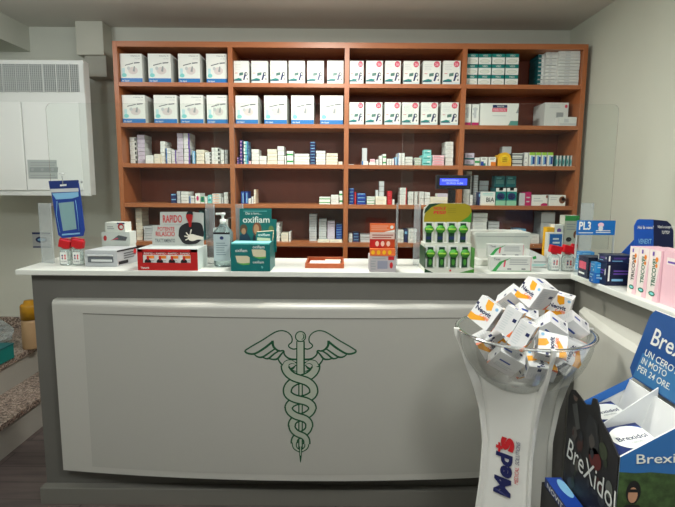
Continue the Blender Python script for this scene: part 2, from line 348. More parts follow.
NAMES = {'lgw': 'flat_carton', 'gtb': 'flat_carton', 'bia': 'medical_carton', 'tgr': 'shield_carton', 'dtl': 'shield_carton', 'wmg': 'medical_carton', 'wbr': 'medical_carton', 'grb': 'medical_carton', 'wpk': 'medical_carton', 'gwb': 'tube_carton', 'cur': 'tube_carton', 'neb': 'nebuliser_carton', 'mon': 'monitor_carton', 'mnr': 'monitor_carton', 'tl3': 'bandage_box'}
def stk(bay, row, x0, x1, yt, n, st, back=.06, dep=.13, yb=None, idx=None, jit=1.0):
    """a stack of n boxes between pixel columns x0..x1 up to pixel row yt, standing on its board"""
    look, fm, sm, pf = S[st]; Y = YS+back
    key = (bay, row)
    if idx is None: cnt[key] = cnt.get(key, 0)+1; idx = cnt[key]
    zb = RZ[row] if yb is None else PY((x0+x1)/2, yb, Y).z
    zt = PY((x0+x1)/2, yt, Y).z; ym = (yt+(83.5, 125, 165, 204.5, 243)[row])/2
    xa = PY(x0, ym, Y).x; xb = PY(x1, ym, Y).x
    xa = max(xa, bx[2*bay]+.002); xb = min(xb, bx[2*bay+1]-.002)
    h = (zt-zb)/n; wd = xb-xa-.003
    for i in range(n):
        j = random.uniform(-.0009, .0009)*jit; jy = random.uniform(0, .006)*jit
        b = MB(); hh = h-.0022 if n > 2 else h-.0006; wj = wd*random.uniform(.95, 1) if n > 2 and st not in ('tl3',) else wd
        b.box(-wj/2, wj/2, 0, dep, 0, hh, fm, faces=[sm, sm, fm, sm, sm, sm if st != 'tl3' else TEAL])
        pf(b, face(-wj/2, wj/2, 0, 0, hh))
        o = b.build(NAMES.get(st, 'medicine_box'), loc=((xa+xb)/2+(j if n > 1 else 0), Y+jy, zb+i*h+.0004), rot=(0, 0, random.uniform(-.01, .01)*jit) if n > 1 else None)
        if n == 1: lab = f"{look}, {ORD[idx-1]} item along {BAY[bay]}'s {ROW[row]} shelf"
        else: lab = f"{look}, {ORD[i]} up in {ORD[idx-1]} stack, {BAY[bay]}'s {ROW[row]} shelf"
        tag(o, lab, 'box', f"boxes on the {ROW[row]} shelf of the {BAY[bay]}")
    return zt
# rows one and two: the large cartons
for a, c in ((118.5, 142.3), (148, 171), (178, 200), (206, 227.2)): stk(0, 0, a, c, 53.6, 1, 'neb', .03, .2)
for a, c in ((122, 145.4), (153.7, 177), (180, 203.4), (206.5, 227.6)): stk(0, 1, a, c, 95, 1, 'neb', .03, .2)
for a, c in ((232.3, 249), (251, 268), (270, 287), (288.5, 305), (307, 324), (327, 343.6)): stk(1, 0, a, c, 60.7, 1, 'mon', .02, .12)
for a, c in ((235.4, 258), (264, 287), (291, 314), (320, 343.2)): stk(1, 1, a, c, 95.5, 1, 'neb', .03, .2)
for a, c in ((348.5, 363.8), (366, 383), (385, 401), (403.5, 420), (423, 441), (443, 460.5)): stk(2, 0, a, c, 60.7, 1, 'mnr', .02, .12)
for a, c in ((349, 364), (365.5, 382.5), (384.5, 400.7), (402, 419), (421, 438), (441, 458.6)): stk(2, 1, a, c, 102.3, 1, 'mnr', .02, .12)
for a, c in ((467, 478), (478.4, 491.2), (491.8, 504.8), (505.4, 518.8)): stk(3, 0, a, c, 53.5, 3, 'tl3', .03, .14, jit=.6)
stk(3, 0, 538, 544.5, 54, 8, 'gtb', .1, .16); stk(3, 0, 545.5, 557, 51, 10, 'lgw', .06, .2); stk(3, 0, 558, 580.2, 50.4, 11, 'lgw', .03, .24)
stk(3, 1, 464.6, 471.2, 104, 1, 'wpk', .03); stk(3, 1, 472, 479.4, 104, 1, 'wpk', .03)
cnt[(3, 1)] += 1
Y = YS+.03; A = PY(480.2, 115, Y).x; B = PY(518.3, 115, Y).x; Z = PY(500, 103.3, Y).z
b = MB(); b.box(A, B, Y, Y+.2, RZ[1]+.0005, Z, W, faces=[W2, W2, W, W2, W2, W2]); f = face(A, B, Y, RZ[1]+.0005, Z)
b.rect(f, .32, .8, .7, .93, NAVY); b.text(f, 'MASTER', .44, .83, .62, .9, W2); b.rect(f, .31, .62, .7, .79, PINKR); b.text(f, 'FIBROSOL', .34, .65, .67, .76, PINK)
b.rect(f, .32, .43, .68, .46, LGREY); b.shape(f, [(.74, 0), (1, 0), (1, .22), (.8, .22)], mat('#56968c', .5)); b.shape(f, [(.93, .57), (1, .57), (1, .85)], GREY)
tag(b.build('medical_carton'), 'wide white carton with navy and pink title block on right bay', 'box', 'boxes on the second shelf of the right bay')
stk(3, 1, 544.5, 568.5, 102.5, 1, 'grb', .08, .2); stk(3, 1, 559, 577.2, 116.8, 1, 'lgw', .015, .06)

R = 2
for a in [(0, 129.8, 136.6, 137, 6, 'dot', .10), (0, 137.2, 145, 134.6, 7, 'lil', .10), (0, 145.5, 153.5, 155.2, 2, 'w', .03), (0, 154, 160, 154, 2, 'c', .03), (0, 160.2, 165.2, 141, 6, 'w', .07),
  (0, 165.6, 171, 148, 6, 'blw', .06), (0, 171.3, 176.5, 150, 6, 'pur', .06), (0, 177, 183.2, 133, 8, 'lil', .09), (0, 183.5, 190.2, 133, 8, 'pur', .09), (0, 192, 195, 151, 1, 'lbl', .06),
  (0, 196, 204.5, 149.5, 4, 'c', .06), (0, 205, 211.2, 152, 4, 'dot', .05), (0, 211.6, 220, 147.5, 4, 'dot', .05), (0, 220.5, 224, 149.5, 4, 'w', .06), (0, 224.4, 228, 149.5, 3, 'g', .06),
  (1, 237, 239.5, 157, 3, 'ppk', .03), (1, 239.8, 243.2, 140, 7, 'ppk', .08), (1, 243.5, 248, 141, 7, 'tel', .08), (1, 248.4, 251, 161, 1, 'pkw', .05), (1, 251.3, 259, 149, 4, 'w', .06),
  (1, 259.3, 266.6, 156, 2, 'w', .05), (1, 267, 277, 149, 4, 'c', .06), (1, 277.4, 284.2, 146, 4, 'w', .07), (1, 284.5, 286.4, 156, 1, 'w', .06), (1, 286.7, 293.3, 151, 2, 'grs', .05),
  (1, 294, 309.5, 153.5, 4, 'w', .05), (1, 309.8, 315.5, 141.5, 8, 'nav', .09), (1, 315.9, 325.6, 150.5, 5, 'w', .06), (1, 326, 337.8, 153, 4, 'c', .06), (1, 338.2, 342.6, 161.6, 1, 'c', .05),
  (2, 347, 354, 164.2, 1, 'g', .04)]: stk(a[0], R, *a[1:6], back=a[6])
stk(2, R, 361.6, 368.3, 161, 1, 'blw', .04)
stk(2, R, 362, 367.2, 148, 1, 'g', .05, .06, yb=160.9)
stk(2, R, 369, 375.7, 162.4, 1, 'w', .04); stk(2, R, 370, 375, 159, 1, 'pkw', .045, .06, yb=162.3)
for a in [(376.1, 378.7, 159.5, 1, 'w', .04), (379.2, 382.2, 155.7, 1, 'w', .05), (382.7, 386.3, 154, 2, 'grs', .05), (386.8, 389.1, 158.7, 1, 'w', .05), (389.3, 391.7, 158.7, 1, 'w', .05),
  (391.9, 394.4, 158.7, 1, 'rdw', .05), (394.8, 397.3, 157, 1, 'lbl', .05), (397.6, 401, 153, 2, 'blw', .05), (401.3, 404.8, 153, 2, 'w', .05), (405.2, 412.8, 156.5, 3, 'w', .05), (414.5, 421.8, 157.5, 4, 'grs', .05),
  (422.2, 431.8, 155, 2, 'tea', .05)]: stk(2, R, *a[:5], back=a[5])
stk(2, R, 423.6, 431.4, 149.8, 1, 'tea', .055, .06, yb=154.9)
for a in [(432.3, 444.6, 155, 4, 'pkw', .05), (445.2, 453.5, 141.5, 6, 'w', .07)]: stk(2, R, *a[:5], back=a[5])
for a in [(464.6, 474.3, 153, 2, 'gpp', .05), (474.8, 480, 157.5, 1, 'grs', .04), (480.7, 487.8, 157, 1, 'swb', .04), (488.7, 496.3, 157, 1, 'swo', .04)]: stk(3, R, *a[:5], back=a[5])
cnt[(3, R)] += 1
# the yellow rounded pack
Y = YS+.05; A = PY(498, 158, Y).x; B = PY(511.5, 158, Y).x; Z = PY(505, 152.3, Y).z; h = Z-RZ[R]
b = MB(); pts = [(A, Y, RZ[R]+.0005), (B, Y, RZ[R]+.0005), (B, Y, RZ[R]+h*.55)]+[((A+B)/2+(B-A)*.45*math.cos(t*math.pi/10), Y, RZ[R]+h*(.6+.4*math.sin(t*math.pi/10))) for t in range(0, 11)]+[(A-.006, Y, RZ[R]+h*.8), (A, Y, RZ[R]+h*.55)]
b.prism(pts, (0, .05, 0), YEL); f = face(A, B, Y, RZ[R]+.0005, Z); b.disc(f, .5, .5, .32, .3, mat('#f6cf2a', .4)); b.lines(f, .3, .3, .75, .7, 3, ORANGE)
tag(b.build('pastille_pack'), 'rounded yellow pack standing mid shelf in right bay', 'pack')
stk(3, R, 502, 511.4, 146.5, 2, 'g', .13, .06)
for a in [(512, 522.8, 153, 3, 'dw', .06), (524.5, 528.6, 152.5, 1, 'w', .05)]: stk(3, R, *a[:5], back=a[5])
for a, c in ((529, 535.3), (535.7, 541.4), (541.8, 547.2), (547.6, 553.5)): stk(3, R, a, c, 152.4, 1, 'gwb', .05)
for a in (555, 558.6, 562.2, 565.8, 569.4): stk(3, R, a, a+3.3, 155.5, 1, 'cur', .05)

R = 3
for a in [(0, 170.5, 176.4, 193.5, 2, 'nav', .07), (0, 176.8, 180.5, 191, 3, 'g', .06), (0, 180.8, 188.8, 191.5, 4, 'w', .06), (0, 189.2, 194.6, 196, 3, 'blw', .05), (0, 195, 200.2, 193.3, 1, 'pkd', .04),
  (0, 200.6, 204.3, 196.5, 1, 'grn', .04), (0, 204.6, 207.2, 197.5, 1, 'w', .04), (0, 207.6, 211.6, 195, 1, 'tea', .05), (0, 212, 221, 193.5, 4, 'ors', .05), (0, 221.3, 223.4, 197.5, 1, 'g', .05), (0, 223.7, 228.3, 192, 3, 'w', .05),
  (1, 240.8, 244.3, 191.5, 1, 'bkt', .06), (1, 244.7, 248, 191.5, 1, 'bkt', .06), (1, 248.3, 251, 198.5, 1, 'w', .05), (1, 251.3, 253.4, 196.5, 1, 'w', .05), (1, 253.6, 255.7, 189.5, 2, 'c', .08),
  (1, 319, 330.5, 197, 2, 'grs', .05), (1, 330.9, 338.8, 195, 2, 'w', .05), (1, 339.2, 342.6, 191, 2, 'grs', .06),
  (2, 349, 354, 188, 5, 'blu', .08), (2, 354.4, 356.3, 192, 1, 'red', .05), (2, 356.6, 366, 193, 3, 'blu', .05), (2, 366.5, 375, 196.5, 3, 'grs', .05)]: stk(a[0], R, *a[1:6], back=a[6])
stk(2, R, 375.4, 386.6, 196.5, 2, 'c', .05); stk(2, R, 375.4, 378.5, 190, 1, 'g', .07, .06, yb=196.4); stk(2, R, 378.9, 384.2, 181, 3, 'g', .07, .06, yb=196.4)
for a in [(387.2, 392, 191, 2, 'red', .06), (392.3, 394.6, 199.5, 1, 'w', .05), (399.8, 407, 187.5, 5, 'rdw', .07), (408, 413.6, 191.5, 5, 'w', .06), (413.9, 417.7, 191.5, 6, 'dkw', .06), (418, 424.2, 191.5, 6, 'dkw', .06),
  (424.5, 430.2, 192, 4, 'w', .06), (430.5, 448.8, 197, 2, 'c', .05)]: stk(2, R, *a[:5], back=a[5])
stk(2, R, 437.3, 448.8, 193.5, 1, 'lil', .055, .08, yb=196.9)
stk(3, R, 466, 471.8, 171, 9, 'w', .14, .07); stk(3, R, 463.2, 469.4, 189, 4, 'w', .05, .07); stk(3, R, 469.8, 473, 195, 2, 'w', .05, .07)
for a in [(473.4, 478, 175, 12, 'g', .12), (478.3, 480.2, 192, 1, 'nav', .06), (480.7, 495.3, 191.8, 1, 'bia', .04)]: stk(3, R, *a[:5], back=a[5])
stk(3, R, 479, 488.4, 180.5, 5, 'g', .19, .07)
stk(3, R, 495.8, 506.3, 188, 1, 'tgr', .04); stk(3, R, 506.7, 517, 188, 1, 'tgr', .04)
stk(3, R, 494, 504.6, 176, 1, 'dtl', .09, .06, yb=187.2); stk(3, R, 505.2, 516, 176, 1, 'dtl', .09, .06, yb=187.2)
stk(3, R, 494, 504.6, 187.4, 1, 'dtl', .18, .1); stk(3, R, 505.2, 516, 187.4, 1, 'dtl', .18, .1)
for a in [(519, 525.3, 193, 1, 'g', .06), (525.6, 531.4, 192, 1, 'mag', .05), (532, 548, 195, 1, 'wmg', .04), (549, 565.8, 195, 1, 'wbr', .04)]: stk(3, R, *a[:5], back=a[5])

R = 4
for a in [(0, 135.6, 142.2, 208, 9, 'c', .09), (0, 143.5, 152.6, 226, 6, 'g', .06), (0, 198.5, 204.5, 210, 3, 'dtl', .1), (0, 213, 219.5, 228, 3, 'w', .05), (0, 225.5, 228.5, 219, 4, 'w', .06),
  (1, 276.4, 280.6, 222.5, 4, 'dot', .08), (1, 281, 288.4, 233, 3, 'c', .06), (1, 288.7, 290.7, 232, 1, 'w', .06), (1, 309, 316.8, 214, 11, 'g', .1), (1, 318.7, 326.7, 219, 9, 'g', .1), (1, 327.2, 335, 221, 8, 'lil', .1),
  (1, 335.8, 342.2, 224, 7, 'blu', .1), (1, 317.3, 329.2, 240.2, 1, 'c', .02), (1, 329.7, 342.4, 240.2, 1, 'c', .02),
  (2, 348.6, 352.5, 234, 3, 'w', .06), (2, 353, 359.3, 233, 3, 'nav', .07), (2, 360, 370.3, 234.5, 3, 'g', .06), (2, 397.5, 403.8, 230, 4, 'w', .05), (2, 404.2, 407.8, 229.5, 1, 'nav', .06), (2, 408.2, 416.7, 229, 4, 'w', .05),
  (3, 472.3, 487.3, 213, 7, 'w', .06), (3, 487.8, 499.3, 221.3, 7, 'g', .07), (3, 499.8, 511.3, 230.5, 3, 'g', .07), (3, 516.5, 526, 229, 2, 'lbl', .07), (3, 531, 539.6, 234.5, 2, 'w', .05), (3, 540.4, 554.8, 211.8, 3, 'g', .08)]:
    d = .07 if (a[0] == 1 and a[2] in (329.2, 342.4)) else .13
    stk(a[0], R, *a[1:6], back=a[6], dep=d)
# the smallest medicine boxes beyond the 300 largest become one mass
meds = [o for o in col.objects if o.name.startswith('medicine_box')]
meds.sort(key=lambda o: -(o.dimensions.x*o.dimensions.z if o.dimensions.x else 0)); bpy.context.view_layer.update()
meds.sort(key=lambda o: -(o.dimensions.x*o.dimensions.z))
b = MB()
for o in meds[298:]:
    me = o.data
    q = Matrix.Rotation(o.rotation_euler.z, 3, 'Z')
    for p in me.polygons: b.add([q @ me.vertices[i].co+o.location for i in p.vertices], [tuple(range(len(p.vertices)))], me.materials[p.material_index])
    bpy.data.objects.remove(o)
if b.v: tag(b.build('small_medicine_boxes'), 'smallest medicine boxes filling out the stacks on the shelves', 'boxes', kind='stuff')
#PART2
# ---------------------------------------------------------------- counter
CZ = 1.12; CF = 2.205
CG = mat('#5e5d58', .5, noise=.05, scale=3); WT = mat('#d6d9d1', .3); PANEL = mat('#a3a39c', .5); PANELL = mat('#adada6', .4)
XBL = -1.385
co = empty('counter', (0, 2.25, 0), 'long grey pharmacy counter with a bowed white front panel and green emblem', 'counter')
lbox(co, 'counter_body', XBL, 1.60, 2.25, 2.60, .005, CZ-.026, CG, .002)
lbox(co, 'plinth', XBL-.005, 1.02, 2.20, 2.249, .0, .082, mat('#6b6a63', .45), .003)
wg = empty('counter_wing', (1.3, 1.6, 0), 'short grey counter wing running along the side wall toward the customer', 'counter')
lbox(wg, 'counter_body', 1.075, 1.60, .85, 2.249, .005, CZ-.026, mat('#77766e', .5, noise=.05, scale=3), .002)
b = MB(); zt = CZ-.0
b.prism([(-1.428, CF, CZ-.024), (1.035, CF, CZ-.024), (1.035, .8, CZ-.024), (1.625, .8, CZ-.024), (1.625, 2.63, CZ-.024), (-1.46, 2.63, CZ-.024)], (0, 0, .024), WT)
tag(b.build('countertop', bevel=.003), 'L-shaped off-white worktop covering the grey counter and its wing', 'countertop')
# bowed panel of the counter front
PXA, PXB = -1.275, 1.0; PZ0, PZ1 = .172, .985; YP = 2.205
def ybow(x): t = (x-PXA)/(PXB-PXA); return YP-.075*(1-(2*t-1)**2)
def bow(b, xa, xb, za, zb, m, off=0, back=2.25, n=90, round_top=0):
    prof = [(za, 0)]+([(zb-round_top, 0)]+[(zb-round_top+round_top*math.sin(a), round_top*(1-math.cos(a))) for a in (math.pi/8, math.pi/4, 3*math.pi/8, math.pi/2)] if round_top else [(zb, 0)])
    vs = []; k = len(prof)+2
    for i in range(n+1):
        x = xa+(xb-xa)*i/n; y = ybow(x)-off
        vs += [(x, back, za)]+[(x, y+dy, z) for z, dy in prof]+[(x, back, zb)]
    fs = []
    for i in range(n):
        for j in range(k):
            j2 = (j+1) % k; fs.append((i*k+j, (i+1)*k+j, (i+1)*k+j2, i*k+j2))
    fs.append(tuple(range(k))); fs.append(tuple(n*k+j for j in range(k))[::-1])
    L = co.location; b.add([(v[0]-L.x, v[1]-L.y, v[2]-L.z) for v in vs], fs, m, False)
b = MB(); bow(b, PXA, PXB, PZ0, PZ1, PANELL, round_top=.022); fp = b.build('front_panel', co); 
b = MB(); xi = PY(85, 320, 2.2).x
bow(b, xi, PXB-.06, PZ0+.03, PZ1-.055, PANEL, off=.002, back=2.24)
pi = b.build('panel_inset', co); pi['label'] = 'slightly darker grey inset field of the panel'
b = MB(); bow(b, xi, PXB-.06, PZ1-.0585, PZ1-.055, mat('#6f6e68', .4), off=.003, back=2.2)
b.build('panel_groove', co)
# emblem: winged staff with two snakes
EG = mat('#0d4a2d', .45); EF = mat('#9ea597', .5)
em = MB(); LC = co.location
def ew(px, py, off):
    p = PY(px, py, 2.14); y = ybow(p.x)
    p = PY(px, py, y); return Vector((p.x, ybow(p.x)-.002-off, p.z))-LC
def smooth(pts, n=6):
    out = []
    for i in range(len(pts)-1):
        p0 = pts[max(i-1, 0)]; p1 = pts[i]; p2 = pts[i+1]; p3 = pts[min(i+2, len(pts)-1)]
        for k in range(n):
            t = k/n
            out.append(tuple(.5*((2*p1[a])+(-p0[a]+p2[a])*t+(2*p0[a]-5*p1[a]+4*p2[a]-p3[a])*t*t+(-p0[a]+3*p1[a]-3*p2[a]+p3[a])*t**3) for a in (0, 1)))
    out.append(pts[-1]); return out
def stroke(pts, wd, m, off, n=6):
    """wd: width in photo pixels, number or (start, mid, end)"""
    q = smooth(pts, n) if len(pts) > 2 else pts; L = len(q); vs = []
    for i, p in enumerate(q):
        a = q[max(i-1, 0)]; c = q[min(i+1, L-1)]; dx, dy = c[0]-a[0], c[1]-a[1]; d = math.hypot(dx, dy) or 1
        t = i/(L-1)
        ww = wd if not isinstance(wd, tuple) else (wd[0]*(1-2*t)+wd[1]*2*t if t < .5 else wd[1]*(2-2*t)+wd[2]*(2*t-1))
        nx, ny = -dy/d*ww/2, dx/d*ww/2
        vs += [ew(p[0]+nx, p[1]+ny, off), ew(p[0]-nx, p[1]-ny, off)]
    em.add(vs, [(2*i, 2*i+1, 2*i+3, 2*i+2) for i in range(L-1)], m)
AX = 300.6
def z1(p): return [(240+x/7.246, 325+y/7.246) for x, y in p]
wing = [([(35, 185), (90, 150), (160, 110), (230, 65), (270, 45), (310, 40), (350, 55), (375, 85), (376, 120), (354, 143), (358, 160), (385, 173), (410, 170)], (1.1, .9, 1.0)),
  ([(35, 185), (52, 202), (105, 207), (175, 168), (236, 120)], (1.4, 1.5, 1.8)), ([(100, 207), (128, 229), (165, 230), (215, 198), (262, 165)], (.9, 1.5, 1.1)),
  ([(160, 230), (190, 242), (212, 238), (248, 208), (290, 182)], (.9, 1.5, 1.1)), ([(208, 241), (240, 248), (272, 243), (298, 212), (322, 185)], (.9, 1.6, 1.1)),
  ([(236, 112), (241, 150), (262, 175), (288, 187), (315, 185), (322, 212), (346, 236), (375, 246), (412, 248)], (2.0, 1.1, 1.4)),
  ([(277, 246), (292, 272), (320, 296), (345, 275), (380, 266), (415, 272)], (1.0, 1.5, .8))]
for pts, wd in wing:
    wd = tuple(v*1.3 for v in wd); q = z1(pts); stroke(q, wd, EG, .0006); stroke([(2*AX-x, y) for x, y in q], wd, EG, .0006)
# staff
stroke([(AX, 341), (AX, 374)], 8.6, EG, .0008); stroke([(AX-.2, 341.6), (AX-.2, 374)], 6.0, EF, .0009)
stroke([(AX, 374), (AX, 452)], 4.6, EG, .0008); stroke([(AX, 374), (AX, 450)], 2.2, EF, .0009)
stroke([(AX, 446), (AX, 455), (AX, 462)], (3, 2.4, .5), EG, .0022); stroke([(AX, 446), (AX, 455)], .9, EF, .0023)
circ = [(AX+5.6*math.cos(a*math.pi/12), 336.3+5.6*math.sin(a*math.pi/12)) for a in range(25)]
em.poly([ew(x, y, .0012) for x, y in circ[:24]][::-1], EG)
em.poly([ew(AX+(x-AX)*.8, 336.3+(y-336.3)*.8, .0014) for x, y in circ[:24]][::-1], EF)
stroke([(AX+1, 339.4), (AX+2.8, 338), (AX+3.2, 335.5), (AX+2, 333.6)], (.5, 1.1, .5), EG, .0016)
# snakes: lobes left and right of the staff, front strands run down to the lower right
lob = [(366.5, 15.2, 6.6), (391.5, 13.2, 6.4), (408, 11.8, 5.8), (426, 8.6, 5.0), (443, 6.2, 4.2)]
def strand(i, sgn, off):
    """from lobe i on side sgn to lobe i+1 on the other side"""
    (ya, aa, wa), (yb, ab, wb) = lob[i], lob[i+1]; pts = []
    for k in range(13):
        t = k/12; a = aa+(ab-aa)*t
        cc = math.cos(math.pi*t); pts.append((AX+sgn*a*math.copysign(abs(cc)**.72, cc), ya+(yb-ya)*(t+.03*math.sin(2*math.pi*t))))
    return pts, (wa+wb)/2
for i in range(4):
    q, wd = strand(i, 1, 0); q2 = [(q[0][0]-.3, q[0][1]-1.5)]+q
    stroke(q2, wd+3.0, EG, .0011, 2); stroke(q, wd, EF, .0013, 2)
for i in range(4):
    q, wd = strand(i, -1, 0)
    stroke([(q[0][0], q[0][1]-.8)]+q+[(q[-1][0], q[-1][1]+.8)], wd+3.0, EG, .0017, 2); stroke([(q[0][0], q[0][1]-.8)]+q+[(q[-1][0], q[-1][1]+.8)], wd, EF, .0019, 2)
for sgn in (-1, 1):   # heads curl in to the staff, tails close under the last crossing
    q = [(AX+sgn*15.2, 366.5), (AX+sgn*13.5, 362.8), (AX+sgn*9, 361.5), (AX+sgn*4.8, 363.5)]
    stroke(q, (7.6, 5.4, 1.5), EG, .0020); stroke(q, (6.2, 3.8, .6), EF, .0021)
    stroke([(AX+sgn*4.5, 364.5), (AX+sgn*8, 368), (AX+sgn*11.5, 368)], (.6, 2.4, 1), EG, .0022)
    stroke([(AX+sgn*4.5, 371), (AX+sgn*8, 370), (AX+sgn*11, 368)], (.8, 1.2, .6), EG, .0022)
    q = [(AX+sgn*6.2, 442), (AX+sgn*5.8, 446.5), (AX+sgn*2.8, 449.5), (AX, 450.5)]
    stroke(q, (5.4, 4, 2.2), EG, .0016); stroke(q, (3.4, 2, .8), EF, .0018)
eo = em.build('emblem', fp, loc=(0, 0, 0)); eo['label'] = 'green winged staff with two entwined snakes'
# bowed panel on the wing
b = MB(); n = 30; vs = []; ya, yb_ = 2.15, .9; L = wg.location
for i in range(n+1):
    y = ya+(yb_-ya)*i/n; t = i/n; x = 1.055-.085*(1-(2*t-1)**2)
    vs += [(1.074-L.x, y-L.y, .172), (x-L.x, y-L.y, .172), (x-L.x, y-L.y, .965), (x+.02-L.x, y-L.y, .985), (1.074-L.x, y-L.y, .985)]
fs = [(i*5+j, (i+1)*5+j, (i+1)*5+(j+1) % 5, i*5+(j+1) % 5) for i in range(n) for j in range(5)]+[tuple(range(5))[::-1], tuple(n*5+j for j in range(5))]
b.add(vs, fs, mat('#c0c0b6', .35)); b.build('front_panel', wg)

# ---------------------------------------------------------------- clear screens on the counter
YSn = 2.43
def screen(xa, xb, Y, label, yt=103.5, yb=246):
    t = empty('counter_screen', (PY((xa+xb)/2, 200, Y).x, Y, CZ), label, 'screen', 'clear protective screens on the counter'); L = t.location
    x0 = PY(xa, 175, Y).x; x1 = PY(xb, 175, Y).x; z1_ = PY((xa+xb)/2, yt, Y).z; z0 = PY(150, yb, Y).z; r = .03
    pts = [(x0, z0), (x1, z0)]+[(x1-r+r*math.cos(a), z1_-r+r*math.sin(a)) for a in (0, .4, .8, 1.2, 1.5708)]+[(x0+r-r*math.cos(a), z1_-r+r*math.sin(a)) for a in (1.5708, 1.2, .8, .4, 0)]
    b = MB(); b.prism([(x-L.x, 0, z-L.z) for x, z in pts], (0, .004, 0), PLEX, PEDGE); b.build('pane', t)
    return t
def fin(t, xa, xb, Ya, Yb_, yt):
    """a clear foot board standing on the worktop, seen between pixel columns xa and xb"""
    L = t.location; p = PY(xa, 235, Ya); q = PY(xb, 235, Yb_); z = PY((xa+xb)/2, yt, Ya).z-CZ; b = MB()
    b.prism([(p.x-L.x, p.y-L.y, .0005), (q.x-L.x, q.y-L.y, .0005), (q.x-L.x, q.y-L.y, z), (p.x-L.x, p.y-L.y, z)], (.002, .005, 0), FIN, PEDGE)
    b.prism([(p.x-L.x, p.y-L.y-.015, .0005), (q.x-L.x, q.y-L.y-.015, .0005), (q.x-L.x, q.y-L.y-.001, .0005), (p.x-L.x, p.y-L.y-.001, .0005)], (0, 0, .004), FIN)
    b.prism([(q.x-L.x-.003, q.y-L.y+.005, z-.02), (q.x-L.x, q.y-L.y+.005, z-.02), (q.x-L.x, YSn-L.y, z-.02), (q.x-L.x-.003, YSn-L.y, z-.02)], (0, 0, .02), PEDGE)
    return b.build('foot_fin', t)
s1 = screen(50, 235, YSn, 'clear acrylic screen over the worktop end beside the wall heater'); s2 = screen(215, 412.5, YSn+.012, 'clear acrylic screen above the teal and orange counter displays')
s3 = screen(402, 614, YSn+.024, 'clear acrylic screen with rounded corner before the right shelving bay')
fin(s1, 40, 52, 2.42, 2.40, 203); fin(s1, 206, 214.5, 2.42, 2.405, 204); fin(s2, 236, 243, 2.42, 2.405, 204); fin(s2, 395.6, 397.6, 2.425, 2.40, 203)
fin(s3, 413.5, 420, 2.42, 2.405, 204); fin(s3, 579, 592, 2.42, 2.41, 203)

# ---------------------------------------------------------------- wall heater, sticker, bits behind
YH = 3.33; hx0 = PY(0, 120, YH).x-.12; hx1 = PY(86.5, 120, YH).x; hz1 = PY(60, 60, YH).z; hz0 = PY(60, 195, YH).z
hx0 = -2.46
WH = mat('#d3d6d2', .4); WH2 = mat('#dfe2de', .38)
h = empty('wall_heater', ((hx0+hx1)/2, YH, hz0), 'large white wall mounted heater cabinet with a slatted grille on top', 'heater'); L = h.location
b = MB(); b.box(hx0-L.x, hx1-L.x, 0, .075, 0, hz1-hz0, WH); b.build('body', h, bevel=.004); b = MB(); b.box(hx0-L.x, -1.80-L.x, .0755, YB-YH, .02, hz1-hz0-.02, WH); b.build('rear_case', h)
def hb(name, xa, ya, xb, yb, m, y0=-.004, y1=0, bevel=.001):
    ym_ = (ya+yb)/2; a = PY(xa, ym_, YH); c = PY(xb, ym_, YH); za, zc_ = PY(xb, ya, YH).z, PY(xb, yb, YH).z; b = MB(); b.box(a.x-L.x, c.x-L.x, y0, y1-.0002, zc_-L.z, za-L.z, m); return b.build(name, h, bevel=bevel)
hb('grille_recess', -14, 64.5, 79, 92, mat('#6f7472', .6), -.002, 0)
b = MB()
for i in range(8):
    xa = -10+i*13.4; a = PY(xa-1.2, 63.5, YH); c = PY(xa+1.2, 93, YH)
    b.box(a.x-L.x, c.x-L.x, -.010, -.0045, c.z-L.z, a.z-L.z, WH)
for i in range(46):
    a = PY(-12+i*2, 64.5, YH); c = PY(-11.4+i*2, 92, YH); b.box(a.x-L.x, c.x-L.x, -.0042, -.003, c.z-L.z, a.z-L.z, mat('#a3a8a5', .5))
for i in range(12):
    a = PY(-12, 65.5+i*2.25, YH); c = PY(79, 66.3+i*2.25, YH); b.box(a.x-L.x, c.x-L.x, -.0055, -.0042, c.z-L.z, a.z-L.z, mat('#b9bdba', .5))
b.build('grille', h)
hb('door', -14, 102, 24.6, 190.5, WH2, -.012, 0, .003); hb('door', 25.4, 102.5, 81.5, 190.5, WH2, -.009, 0, .003)
nt_ = hb('notice', 29, 160, 58, 179, mat('#a9b1ae', .5), -.0105, -.009, 0); nt_['label'] = 'small grey printed instruction notice'
b = MB(); f = (PY(29, 179, YH-.0107)-L, PY(58.5, 179, YH-.0107)-PY(29, 179, YH-.0107), PY(29, 160, YH-.0107)-PY(29, 179, YH-.0107))
b.rect(f, .02, .35, .98, .62, mat('#8d9694', .5)); b.lines(f, .05, .05, .95, .28, 2, GREY, .1); b.lines(f, .05, .7, .95, .95, 2, GREY, .1)
for u in (.12, .45, .8): b.disc(f, u, .5, .05, .08, GREY)
b.build('notice_print', nt_); bpy.data.objects['notice_print'].location = (0, 0, 0)
b = MB(); a = PY(82.5, 182, YH); b.lathe([(0, 0), (.006, 0), (.006, .01), (0, .012)], GREY, 12); b.build('lock', h, loc=(a.x-L.x, -.001, a.z-L.z), rot=(math.pi/2, 0, 0))
lip = hb('bottom_lip', -14, 192, 91, 196, WH, -.006, .012, .002)
a = PY(32, 232, YB-.001); c = PY(51, 248, YB-.001)
b = MB(); b.box(a.x, c.x, YB-.002, YB-.0003, c.z, a.z, mat('#b5b8b8', .5)); f = face(a.x, c.x, YB-.002, c.z, a.z)
b.rect(f, 0, .86, 1, .98, NAVY); b.rect(f, 0, .02, 1, .1, NAVY); b.disc(f, .5, .52, .33, .2, NAVY); b.disc(f, .5, .52, .22, .09, LBLUE, .0008)
tag(b.build('wall_sticker'), 'blue and grey sticker on the wall below the heater', 'sticker')
